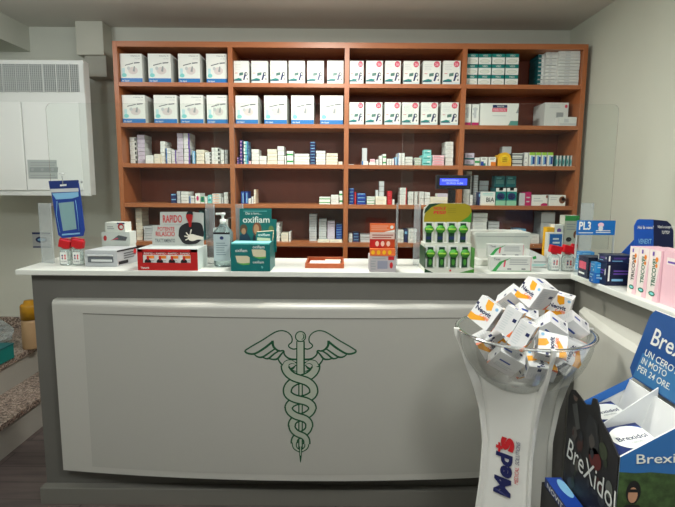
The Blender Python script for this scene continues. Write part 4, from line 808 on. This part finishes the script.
b.box(x0, x1, .006, .009, .0, zm-L.z, PLEX); b.box(x0, x0+.004, .0, .009, .1, zm-L.z, PEDGE); b.box(x1-.004, x1, .0, .009, .1, zm-L.z, PEDGE); b.build('acrylic_body', t)
Lb = mat('#1b66b4', .4); Nb = mat('#161d38', .4)
def wbox(name, px, py, w_, d_, h_, m, label, cat, grp, pr, z=CZ, rz=0, side=None, off=(0, 0)):
    p = PZ(px, py, CZ); s_ = side or m
    b = MB(); b.box(0, w_, 0, d_, 0, h_, m, faces=[s_, s_, m, s_, s_, s_])
    if pr: pr(b, face(0, w_, 0, 0, h_)); 
    f = (Vector((0, d_, 0)), Vector((0, -d_, 0)), Vector((0, 0, h_)))
    if pr: pr(b, f)
    return tag(b.build(name, loc=(p.x+off[0], p.y+off[1], z+.0004), rot=(0, 0, rz)), label, cat, grp)
def prb(b, f): b.rect(f, .1, .7, .7, .85, LBLUE); b.shape(f, [(.45, .15), (.6, .15), (.55, .4)], W); b.lines(f, .1, .5, .6, .62, 1, W)
def prn(b, f): b.shape(f, [(.06, .2), (.12, .2), (.12, .9), (.06, .9)], W); b.lines(f, .25, .5, .8, .75, 2, PURP); b.rect(f, .2, .2, .6, .3, LBLUE); b.disc(f, .88, .6, .04, .15, W2)
def pro(b, f): b.rect(f, .1, .4, .8, .75, PINKR); b.lines(f, .1, .15, .8, .35, 1, W)
g = 'blue and navy boxes on the counter wing'
def wb2(name, x0, yb, w_, d_, h_, m, label, pr, lvl=0, dx=0, dy=0):
    p = PZ(x0, yb, CZ); s_ = m
    b = MB(); b.box(0, w_, 0, d_, 0, h_, m); pr(b, face(0, w_, 0, 0, h_)); pr(b, (Vector((0, d_, 0)), Vector((0, -d_, 0)), Vector((0, 0, h_))))
    return tag(b.build(name, loc=(p.x+dx, p.y+dy, CZ+.0004+lvl)), label, 'box', g)
wb2('plaster_box', 594, 283.5, .05, .045, .042, Lb, 'bright blue box lying lowest next to the wing edge', prb, 0, .002)
wb2('plaster_box', 594, 283.5, .05, .045, .04, mat('#2f8ac9', .4), 'lighter blue box lying on the lowest bright blue box', prb, .0425, .004)
wb2('plaster_box', 579.5, 270.5, .06, .045, .05, mat('#4aa3cf', .4), 'pale blue box inside the acrylic stand, lower one', prb, 0, .0)
wb2('plaster_box', 579.5, 270.5, .06, .045, .035, mat('#2f8ac9', .4), 'pale blue box inside the acrylic stand, upper one', prb, .0505, .003)
wb2('toothpaste_box', 605, 286, .11, .075, .088, Nb, 'large navy box with purple script next to the pink boxes', prn, 0, .004, .005)
wb2('toothpaste_box', 605, 286, .075, .085, .09, Nb, 'navy box with red print behind the large navy box', pro, 0, .004, .15)
wb2('toothpaste_box', 605, 286, .10, .07, .03, mat('#1d2747', .4), 'flat navy box on top of the large navy one', prn, .0886, .006, .01)
# tricovel boxes
XW = 1.065; ye = [PX(628.5, 270, XW).y, PX(637.5, 270, XW).y, PX(648, 270, XW).y, PX(660, 270, XW).y]
PKT = mat('#e3b9c2', .5); PW = mat('#e6dbd4', .5); DGT = mat('#1f6a50', .4)
for i in range(3):
    y0_, y1_ = ye[i], ye[i+1]; d_ = y0_-y1_-.002; hz = PX((628.5, 637.5, 648)[i]+2, (246, 247, 249)[i], XW).z-CZ
    b = MB(); b.box(0, .10, 0, d_, 0, hz, PW, faces=[PW, PKT, PKT, PKT, PKT, PKT]); f = (Vector((0, d_, 0)), Vector((0, -d_, 0)), Vector((0, 0, hz)))
    b.shape(f, [(.55, 0), (1, 0), (1, .8)], PKT, .0004)
    # upright lettering reads upward
    f2 = (Vector((0, 0, 0))+Vector((0, d_*.32, hz*.28)), Vector((0, 0, hz*.58)), Vector((0, d_*.38, 0)))
    f2 = (Vector((-.0008, d_*.30, hz*.28)), Vector((0, 0, hz*.58)), Vector((0, d_*.35, 0)))
    gl, fs_, _ = glyphs('TRICOVEL', .02); b.add([f2[0]+f2[1]*u+f2[2]*v for u, v in gl], fs_, BK if i == 0 else DGT)
    b.disc(f, .7, .82, .12, .05, ORANGE, .0009); b.disc(f, .7, .7, .1, .04, ORANGE, .0009); b.rect(f, .3, .88, .45, .96, PURP, .0009)
    b.disc(f, .5, .14, .3, .05, DGT, .0009, 8); b.disc(f, .5, .14, .2, .025, LTEAL, .0011, 8)
    tag(b.build('tricotin_box' if 0 else 'hair_supplement_box', loc=(XW, y1_+.001, CZ+.0004)), ('white and pink box with black upright lettering beside the navy boxes', 'white and pink box with green upright lettering, middle of three', 'white and pink box with green upright lettering touching the all-pink box')[i], 'box', 'pink and white boxes on the wing')
yq = ye[3]-.004; b = MB(); hz = PX(660, 249.5, XW).z-CZ; b.box(0, .16, -.12, 0, 0, hz, mat('#dba5b0', .5), faces=[PKT, PKT, mat('#dfa9b4', .5), PKT, PKT, PKT]); f = (Vector((0, 0, 0)), Vector((0, -.12, 0)), Vector((0, 0, hz))); b.rect(f, .15, .75, .8, .88, PW); b.lines(f, .2, .78, .75, .86, 1, PURP, 0, .0009)
tag(b.build('hair_supplement_box', loc=(XW+.006, yq, CZ+.0004)), 'all-pink carton at the open end of the wing boxes', 'box')
Yg = ye[0]+.045; t = empty('card_display', (PY(653, 240, Yg).x, Yg, CZ+.0004), 'blue and navy card display rising behind the pink boxes', 'display'); L = t.location
hz = CZ+.001-L.z
b = MB(); N2 = mat('#141d3f', .4); B2 = mat('#1750a8', .4)
b.prism([PY(x, y, Yg)-L for x, y in ((634.5, 290), (634.5, 226), (637.5, 220), (640, 219.2), (653.5, 219.5), (653.5, 290))], (0, .004, 0), B2); b.prism([PY(x, y, Yg)-L for x, y in ((653.6, 290), (653.6, 219.5), (667, 221), (671, 224.5), (673.5, 231), (673.5, 290))], (0, .004, 0), N2)
f = (PY(634.5, 247, Yg-.0005)-L, Vector((wd(634.5, 673.5, 235, Yg), 0, 0)), Vector((0, 0, ht(650, 219.5, 247, Yg)))); b.text(f, 'Hai le vene?', .04, .66, .44, .78, W2); b.text(f, 'VENEXT', .08, .12, .42, .3, LBLUE); b.text(f, 'Vieni a scoprire', .54, .66, .96, .8, W2, .0009); b.text(f, 'TUTTO?', .66, .48, .86, .6, W2, .0009)
b.build('header_card', t)
b = MB(); b.prism([PY(x, y, 2.07)-L for x, y in ((609, 266), (634, 240), (634, 280), (611, 280))], (0, .003, 0), B2); b.build('side_card', t)

# ---------------------------------------------------------------- bowl stand
BX, BY, BZ = .648, 1.70, 1.012; RR = .223
bs = empty('bowl_stand', (BX, BY, 0), 'white sculpted floor stand carrying a clear bowl, lettered in navy and red', 'stand'); L = bs.location
BD = .215
def bowlp(t): a = t*math.pi/2; return (RR*math.cos(a)**.9 if t < 1 else 0, BZ-BD*math.sin(a))
b = MB(); pr_ = [bowlp(i/14) for i in range(15)]; inn = [(max(r-.004, 0), z+.004) for r, z in pr_][::-1]
b.lathe(pr_, BOWL, 48); b.build('bowl', bs)
b = MB(); b.lathe([(RR-.004, BZ+.001), (RR+.004, BZ+.002), (RR+.01, BZ), (RR+.009, BZ-.006), (RR, BZ-.007)], BOWLR, 48); b.build('bowl_rim', bs)
# white body: square section with concave outline
def rad(z):
    pts = [(0, .165), (.15, .15), (.45, .122), (.6, .118), (.72, .135), (.8, .158), (.88, .19), (.95, .214), (1.0, .236)]
    for (za, ra), (zb, rb) in zip(pts, pts[1:]):
        if za <= z <= zb: t = (z-za)/(zb-za); t = t*t*(3-2*t) if za in (0,) else t; return ra+(rb-ra)*t
    return pts[-1][1]
A0 = -math.pi/2+math.radians(1)
SW = mat('#d7d8d2', .35); SWR = mat('#b9bab4', .4)
b = MB(); vs = []; zs = [.02+i*(.80-.02)/26 for i in range(27)]; ng = 8
for z in zs:
    for k in range(4):
        a = A0+k*math.pi/2; c0 = Vector((math.cos(a), math.sin(a)))*rad(z)*.985; a2 = a+math.pi/2; c1 = Vector((math.cos(a2), math.sin(a2)))*rad(z)*.985
        for j in range(ng):
            t = j/ng; q = c0.lerp(c1, t)*(1-.10*math.sin(math.pi*t)); vs.append((q.x, q.y, z))
K = 4*ng; fs = [(i*K+j, i*K+(j+1) % K, (i+1)*K+(j+1) % K, (i+1)*K+j) for i in range(len(zs)-1) for j in range(K)]
# top edge follows the bowl
for i in range(len(zs)):
    if i >= 20:
        for j in range(K):
            x, y, z = vs[i*K+j]; r = math.hypot(x, y); tt = (i-20)/6; lim = .79-.0
            s_ = math.sqrt(max(0, 1-(r/RR)**2)); zb_ = BZ-BD*s_-.006
            z0_ = zs[20]; vs[i*K+j] = (x, y, z0_+(max(zb_, z0_+.01)-z0_)*tt)
b.add(vs, fs+[tuple(range(K))[::-1]], SW, True); b.build('body', bs)
b = MB(); b.lathe([(0, 0), (.2, 0), (.2, .012), (.19, .02), (0, .0205)], SW, 40); b.build('base_plate', bs)
for k in range(4):
    a = A0+k*math.pi/2; d_ = Vector((math.cos(a), math.sin(a), 0)); nrm = Vector((-d_.y, d_.x, 0)); out = []; inn_ = []
    for i in range(41):
        z = .02+i*(BZ+.004-.02)/40; ro = rad(z)+.008; ri = ro-.03
        if z > BZ-BD: s_ = max(0., 1-((BZ-z)/BD)**2); ri = max(ro-.03, RR*math.sqrt(s_)+.003 if s_ < .999 else RR+.002); ri = min(ri, ro-.004)
        out.append(d_*ro+Vector((0, 0, z))); inn_.append(d_*ri+Vector((0, 0, z)))
    b = MB(); vs = []
    for o_, i_ in zip(out, inn_): vs += [i_-nrm*.006, o_-nrm*.006, o_+nrm*.006, i_+nrm*.006]
    fs = [(i*4+j, i*4+(j+1) % 4, (i+1)*4+(j+1) % 4, (i+1)*4+j) for i in range(40) for j in range(4)]+[(3, 2, 1, 0), (160, 161, 162, 163)]
    b.add(vs, fs, SW); b.build('rib', bs, bevel=.002)
# lettering on the panel between the first two ribs
aL = A0-math.pi/2; NV = mat('#1d2354', .4)
def panel_pt(u, z, off=.0015):   # u 0 = outer edge, 1 = ridge
    c0 = Vector((math.cos(aL), math.sin(aL)))*rad(z)*.985; c1 = Vector((math.cos(A0), math.sin(A0)))*rad(z)*.985
    q = c0.lerp(c1, u)*(1-.10*math.sin(math.pi*u)); n_ = (c0+c1).normalized(); q = q+n_*off; return Vector((q.x, q.y, z))
def bodytext(b, s, z0, z1_, u0, u1, m, bold=.02):
    g_, f_, _ = glyphs(s, bold); b.add([panel_pt(u0+(u1-u0)*(1-v), z0+(z1_-z0)*u, .004) for u, v in g_], f_, m)
def zat(y): return PY(500, y, BY-.08).z
b = MB(); bodytext(b, 'Med', zat(499.5), zat(458), .24, .64, NV, .045); bodytext(b, 's', zat(454.5), zat(440.5), .34, .66, RED, .05)
bodytext(b, '+', zat(458), zat(448.5), .23, .38, RED, .06); bodytext(b, 'MEDICAL', zat(483), zat(466.5), .70, .79, RED, .0); bodytext(b, 'SOLUTIONS', zat(464), zat(441), .70, .79, NV, .0)
o = b.build('lettering', bs); o['label'] = 'navy and red upright lettering'
# boxes heaped in the bowl
YO = mat('#eda51f', .45); PRP = mat('#e8703a', .45); SD = mat('#d2d3d2', .5); WB = mat('#e4e5e3', .45); NQ = mat('#1a2350', .4)
VB = []
def heap(i, cx, cy, d, roll, yaw, pitch, label, dims=(.078, .088, .052), logo=1):
    w_, h_, dp = dims; b = MB(); b.box(-w_/2, w_/2, -h_/2, h_/2, -dp/2, dp/2, WB, faces=[SD, SD, WB, WB, SD, WB])
    f = (Vector((-w_/2, -h_/2, dp/2)), Vector((w_, 0, 0)), Vector((0, h_, 0)))
    bk = (Vector((w_/2, -h_/2, -dp/2)), Vector((-w_, 0, 0)), Vector((0, h_, 0)))
    for q in (f, bk):
        if logo or q is bk:
            b.shape(q, [(.32, 1), (.62, 1), (.7, .72), (.52, .62), (.38, .74)], YO); b.shape(q, [(0, .02), (.2, 0), (.72, .28), (.62, .38), (.25, .26), (.0, .26)], YO)
            b.text(q, 'Neovit', .08, .44, .82, .62, NQ, .001, .03); b.text(q, 'C 1000', .4, .3, .82, .42, PRP, .0012, .03); b.rect(q, .0, .62, .1, .72, NQ, .001); b.disc(q, .86, .86, .07, .06, LBLUE)
        else:
            b.rect(q, .2, .55, .62, .63, DBLUE); b.lines(q, .15, .2, .8, .45, 3, LGREY); 
    for sx in (1, -1):
        q = (Vector((sx*w_/2, -h_/2, dp/2*sx)), Vector((0, 0, -dp*sx)), Vector((0, h_, 0))); b.lines(q, .15, .12, .55, .9, 9, LGREY, .2, fill=.5); b.rect(q, .68, .55, .9, .68, NQ); b.shape(q, [(.8, 0), (1, 0), (1, .3)], PRP)
        q = (Vector((-w_/2, sx*h_/2, dp/2*sx)), Vector((w_, 0, 0)), Vector((0, 0, -dp*sx))); b.rect(q, .12, .4, .45, .58, DBLUE); b.lines(q, .55, .2, .92, .8, 4, LGREY); b.rect(q, .75, .62, .87, .84, NQ, .0007)
    Rm = Matrix((RT, UP, -fwd)).transposed() @ Matrix.Rotation(math.radians(roll), 3, 'Z') @ Matrix.Rotation(math.radians(pitch), 3, 'X') @ Matrix.Rotation(math.radians(yaw), 3, 'Y')
    o = b.build('vitamin_box'); c = PY(cx, cy, d); VB.append([o, c, Rm, Vector((w_/2, h_/2, dp/2))])
    tag(o, label, 'box', 'vitamin boxes heaped in the bowl')
HEAP = [
 (485.5, 316, 1.60, -32, -35, 12, 'tilted vitamin box with orange logo at the outer end of the bowl, above the lettering'),
 (534, 297, 1.70, -28, -48, 22, 'topmost large vitamin box crowning the heap', (.07, .082, .105)),
 (513, 300, 1.80, -38, 0, 45, 'white vitamin box lying behind the two logo boxes', None, 0),
 (507, 326, 1.58, -26, 62, 10, 'white sided vitamin box leaning on the outermost logo box'),
 (525, 337, 1.53, -26, 60, 12, 'white sided vitamin box with navy square over the middle of the rim'),
 (527, 315, 1.66, -30, 10, 48, 'vitamin box with small orange print under the topmost box', (.075, .05, .045)),
 (548, 326, 1.62, -42, 10, 40, 'white vitamin box with blue label sloping below the topmost box', None, 0),
 (570, 328, 1.66, -44, 10, 38, 'white vitamin box with blue label sloping near the inner rim', None, 0),
 (569, 303, 1.80, -8, -32, 18, 'upright open vitamin box at the back of the heap beside the topmost'),
 (572, 352, 1.60, 66, -12, -10, 'vitamin box with big orange logo pressed on the bowl wall toward the wing'),
 (549, 357, 1.53, 78, 30, -10, 'vitamin box standing beside the big orange logo inside the bowl'),
 (533, 363, 1.555, 82, 58, -5, 'narrow vitamin box face seen just inside the ridge of the stand'),
 (509, 366, 1.57, -30, 0, 40, 'white vitamin box low in the bowl with navy square', (.09, .075, .045), 0),
 (489, 345, 1.60, -60, 30, 10, 'shaded vitamin box inside the bowl under the outermost logo box'),
 (500, 347, 1.73, -20, 30, 20, 'deep vitamin box at the bowl centre behind the low white one'),
 (552, 350, 1.76, 20, 20, 20, 'deep vitamin box at the bowl back behind the standing ones'),
 (528, 366, 1.70, 5, 10, 60, 'lowest vitamin box on the bowl floor'),
]
for i, h_ in enumerate(HEAP):
    dm = h_[7] if len(h_) > 7 and h_[7] else (.078, .088, .052); heap(i, *h_[:7], dims=dm, logo=h_[8] if len(h_) > 8 else 1)


def sat(a, b_):
    d = b_[1]-a[1]
    if d.length > a[3].length+b_[3].length: return None
    A = [a[2].col[i] for i in range(3)]; B = [b_[2].col[i] for i in range(3)]; best = None
    for ax in A+B+[u.cross(v) for u in A for v in B]:
        if ax.length < 1e-3: continue
        ax = ax.normalized(); ra = sum(abs(A[i].dot(ax))*a[3][i] for i in range(3)); rb = sum(abs(B[i].dot(ax))*b_[3][i] for i in range(3))
        o = ra+rb+.002-abs(d.dot(ax))
        if o <= 0: return None
        if best is None or o < best[0]: best = (o, ax if d.dot(ax) > 0 else -ax)
    return best
CB = Vector((BX, BY, BZ))
for it in range(150):
    mv = 0
    for i in range(len(VB)):
        for j in range(i):
            r = sat(VB[j], VB[i])
            if r: VB[i][1] = VB[i][1]+r[1]*r[0]*.5; VB[j][1] = VB[j][1]-r[1]*r[0]*.5; mv += r[0]
    for v in VB:
        worst = 0
        for sx in (-1, 1):
            for sy in (-1, 1):
                for sz in (-1, 1):
                    c = v[1]+v[2]@Vector((sx*v[3].x, sy*v[3].y, sz*v[3].z))-CB
                    rim = RR-.009; q = math.sqrt((c.x/rim)**2+(c.y/rim)**2+(min(c.z, 0)/(BD-.009))**2)
                    if c.z < .03 and q > 1: worst = max(worst, q-1)
        if worst > 0: v[1] = v[1]-(v[1]-CB-Vector((0, 0, .05))).normalized()*worst*.15; mv += worst*.1
    if mv < .0005: break
print('heap settle', it, mv)
for o, c, Rm, hd_ in VB: o.matrix_world = Matrix.Translation(c) @ Rm.to_4x4()

# ---------------------------------------------------------------- carton floor display by the wing
DX0, DX1, DY0, DY1 = .745, .937, 1.241, 1.535
fd = empty('floor_display', (.84, 1.39, 0), 'tall carton floor display for pain patches with motorcyclists printed on it', 'display'); L = fd.location
SKY = mat('#2f6aa8', .45); FOR = mat('#39502b', .6, noise=.5, scale=40); BLK = mat('#1b1b1c', .5); CI = mat('#d2d4d2', .6)
def P_(x, y, z): return (x-L.x, y-L.y, z-L.z)
# camera facing side: sloping top edge
b = MB(); b.prism([P_(DX0, DY0, .0), P_(DX1+.02, DY0, .0), P_(DX1+.02, DY0, .925), P_(DX0, DY0, .80)], (0, .005, 0), SKY, CI)
f = (Vector(P_(DX0, DY0-.0005, .52)), Vector((DX1+.02-DX0, 0, 0)), Vector((0, 0, .28)))
vf = (PY(640, 473, DY0).z-.52)/.28; b.shape(f, [(0, -.6), (1, -.6), (1, vf+.01), (.7, vf-.01), (.4, vf+.01), (.2, vf), (0, vf+.01)], FOR, .0002)
b.shape(f, [(0, .2), (.3, .32), (.6, .25), (1, .35), (1, .1), (0, .05)], mat('#8c8a6a', .6), .0005)
g_, f_, _ = glyphs('Brexidol', .008); c4 = [PY(x, y, DY0-.002)-L for x, y in ((636.6, 464), (700, 462), (700, 452.5), (636.6, 454.5))]; b.add([c4[0].lerp(c4[1], u).lerp(c4[3].lerp(c4[2], u), v) for u, v in g_], f_, W)
ob = b.build('side_wall', fd); ob['label'] = 'blue sky and forest printed side with white lettering'
b = MB()
def rider(b, cu, cv, s):
    b.shape(f, [(cu-.26*s, cv-.9*s), (cu-.24*s, cv-.3*s), (cu-.1*s, cv-.16*s), (cu+.1*s, cv-.16*s), (cu+.26*s, cv-.3*s), (cu+.3*s, cv-.9*s)], BLK, .001)
    b.disc(f, cu, cv, .115*s, .15*s, BLK, .0012); b.disc(f, cu-.005, cv-.035*s, .075*s, .1*s, mat('#b98a6c', .5), .0014); b.shape(f, [(cu-.08*s, cv+.0*s), (cu+.08*s, cv+.0*s), (cu+.08*s, cv+.04*s), (cu-.08*s, cv+.04*s)], BLK, .0016)
ph_ = PY(633, 492, DY0); fu = (ph_.x-DX0)/(DX1+.02-DX0); fv = (ph_.z-.52)/.28; rider(b, fu, fv, .8); rider(b, fu+.75, fv+.04, 1.1); b.build('printed_riders', fd)
b = MB(); b.prism([P_(DX0, DY1-.005, 0), P_(DX1, DY1-.005, 0), P_(DX1, DY1-.005, .905), P_(DX0, DY1-.005, .80)], (0, .005, 0), CI, mat('#2c66b0', .45)); b.prism([P_(DX0+.001, DY1-.0065, .772), P_(DX1-.013, DY1-.0065, .872), P_(DX1-.013, DY1-.0065, .901), P_(DX0+.001, DY1-.0065, .800)], (0, .001, 0), mat('#2c66b0', .45)); b.build('side_wall', fd)
b = MB(); b.prism([P_(DX0-.001, y, z) for y, z in [(DY0, 0), (DY0, .80), (1.29, .832), (1.345, .858), (1.355, .885), (1.372, .902), (1.39, .897), (1.397, .873), (1.43, .86), (1.47, .87), (1.50, .875), (1.52, .868), (DY1, .84), (DY1, 0)]], (-.004, 0, 0), BLK)
fb = (Vector(P_(DX0-.0055, DY1, .52)), Vector((0, DY0-DY1, 0)), Vector((0, 0, .34)))
b.disc(fb, .54, 1.06, .055, .05, mat('#8b6b58', .5)); b.disc(fb, .16, 1.0, .05, .045, mat('#6b5a50', .5)); b.shape(fb, [(.45, .95), (.62, .95), (.7, .7), (.5, .6), (.4, .8)], mat('#26282a', .5), .0004)
b.disc(fb, .62, .62, .12, .09, mat('#5e1f1c', .5), .0004); b.disc(fb, .9, .5, .06, .07, mat('#5a5f58', .4), .0004); b.shape(fb, [(.1, .9), (.2, .95), (.3, .75), (.22, .7)], mat('#4a4c4a', .5), .0004); b.disc(fb, .75, .75, .08, .07, mat('#36402c', .5), .0004)
rq = random.Random(3)
for k_ in range(26):
    u, v, r_ = rq.uniform(.04, .9), rq.uniform(.15, .8), rq.uniform(.03, .08); c_ = ('#2b2d2e', '#35383a', '#2a3324', '#40221f', '#4a4642', '#23282e')[k_ % 6]
    if v < .8-.25*u+.1: b.shape(fb, [(u+r_*rq.uniform(.5, 1)*math.cos(a), v+r_*rq.uniform(.6, 1.2)*math.sin(a)) for a in (0, 1, 2, 3, 4, 5)], mat(c_, .5), .0005+.00002*k_)
g_, f_, _ = glyphs('BreXidol', .0)
def pxl(x, y): v = PX(x, y, DX0-.0072); return v-L
q0, q1, q2, q3 = pxl(566.5, 456), pxl(614.5, 514), pxl(616, 492), pxl(569.5, 438)
b.add([(q0.lerp(q1, u)).lerp(q3.lerp(q2, u), v) for u, v in g_], f_, W2)
ob = b.build('front_wall', fd); ob['label'] = 'black front with cut-out riders and white lettering'
# header card: plane facing the customers' side
HX = DX1
b = MB(); hv = [(1.535, .905), (1.552, .93), (1.475, 1.12), (1.452, 1.142), (1.40, 1.142), (1.10, 1.142), (1.10, .905)]
HB = mat('#1e4f8e', .45)
b.prism([P_(HX, y, z) for y, z in hv], (.005, 0, 0), HB, CI)
fh = (Vector(P_(HX-.0004, 1.535, .905)), Vector((0, -.435, 0)), Vector((0, 0, .235)))
b.shape(fh, [(.01, .02), (1, .02), (1, .4), (.1, .4)], mat('#3b78ac', .45), .0003)
def ht_(s, a_, c_, d_, e_): 
    g_, f_, _ = glyphs(s, .01); b.add([(a_.lerp(c_, u)).lerp(e_.lerp(d_, u), v) for u, v in g_], f_, W)
def ph(x, y): return PX(x, y, HX-.001)-L
ht_('BreXidol', ph(650, 344), ph(712, 377), ph(718, 361), ph(656, 328))
ht_('UN CEROTTO', ph(644, 355), ph(687, 382), ph(690, 375.5), ph(646.5, 349)); ht_('IN MOTO', ph(640.7, 363), ph(665.5, 377.5), ph(667.5, 371.5), ph(643, 357)); ht_('PER 24 ORE.', ph(637, 370.6), ph(669.2, 390.5), ph(671.5, 384.5), ph(639.4, 364.8))
b.build('header_card', fd)
# inner compartments
b = MB(); zf = .735
b.box(*[v for p in ((DX0+.001-L.x, DX1-.001-L.x), (DY0+.006-L.y, DY1-.006-L.y), (zf-.004, zf)) for v in p], CI); b.build('shelf', fd)
ym = 1.40
b = MB(); b.prism([P_(DX0+.004, ym, zf+.001), P_(DX1-.003, ym, zf+.001), P_(DX1-.003, ym, .925), P_(DX0+.12, ym, .875), P_(DX0+.004, ym, .79)], (0, .004, 0), CI)
b.prism([P_(DX1-.07, DY0+.007, zf+.001), P_(DX1-.07, DY1-.008, zf+.001), P_(DX1-.012, DY1-.008, .90), P_(DX1-.012, DY0+.007, .90)], (.003, 0, 0), CI)
b.build('compartment_walls', fd)
def patchbox(label, x, y, z, w_, d_, h_, tilt, grp):
    b = MB(); b.box(0, w_, 0, d_, 0, h_, WB, faces=[NAVY, NAVY, NAVY, NAVY, WB, NAVY]); f = (Vector((0, 0, h_)), Vector((w_, 0, 0)), Vector((0, d_, 0)))
    b.disc(f, .78, .5, .62*.6, .42, DBLUE, .0003, 24); b.disc(f, .62, .5, .45, .44, W, .0006, 24); b.text(f, 'Brexidol', .28, .4, .93, .56, NQ, .0012); b.text(f, 'cerotto', .5, .26, .8, .34, GREY, .0012)
    o = b.build('patch_box', loc=(x, y, z), rot=(0, tilt, 0)); tag(o, label, 'box', grp)
gp = 'patch boxes in the floor display'
patchbox('blue and white patch box in the compartment beside the camera-facing sky print', .752, 1.255, .768, .125, .135, .03, math.radians(-12), gp)
patchbox('blue and white patch box in the compartment next to the bowl stand', .752, 1.412, .775, .125, .11, .03, math.radians(-12), gp)
# lower tier with one box
b = MB(); b.box(DX0-.062-L.x, DX0-.006-L.x, 1.28-L.y, 1.56-L.y, 0, .53, BLK); b.build('lower_tier', fd)
def lowb(b, f): b.text(f, 'BreXidol', .1, .3, .8, .75, W2)
b = MB(); b.box(0, .052, 0, .2, 0, .028, NAVY, faces=[NAVY, NAVY, NAVY, NAVY, NAVY, DBLUE]); f = (Vector((0, .2, .028)), Vector((0, -.2, 0)), Vector((.052, 0, 0)))
b.disc(f, .3, .75, .25, .3, LBLUE, .0004); b.disc(f, .25, .9, .2, .3, W, .0006) if 0 else None
f = (Vector((0, .2, 0)), Vector((0, -.2, 0)), Vector((0, 0, .028))); b.text(f, 'NOVITA', .1, .2, .8, .8, W2, .0008)
tag(b.build('patch_box', loc=(DX0-.061, 1.34, .5305), rot=(0, math.radians(0), 0)), 'blue patch box lying on the lower tier near the stand', 'box', gp)
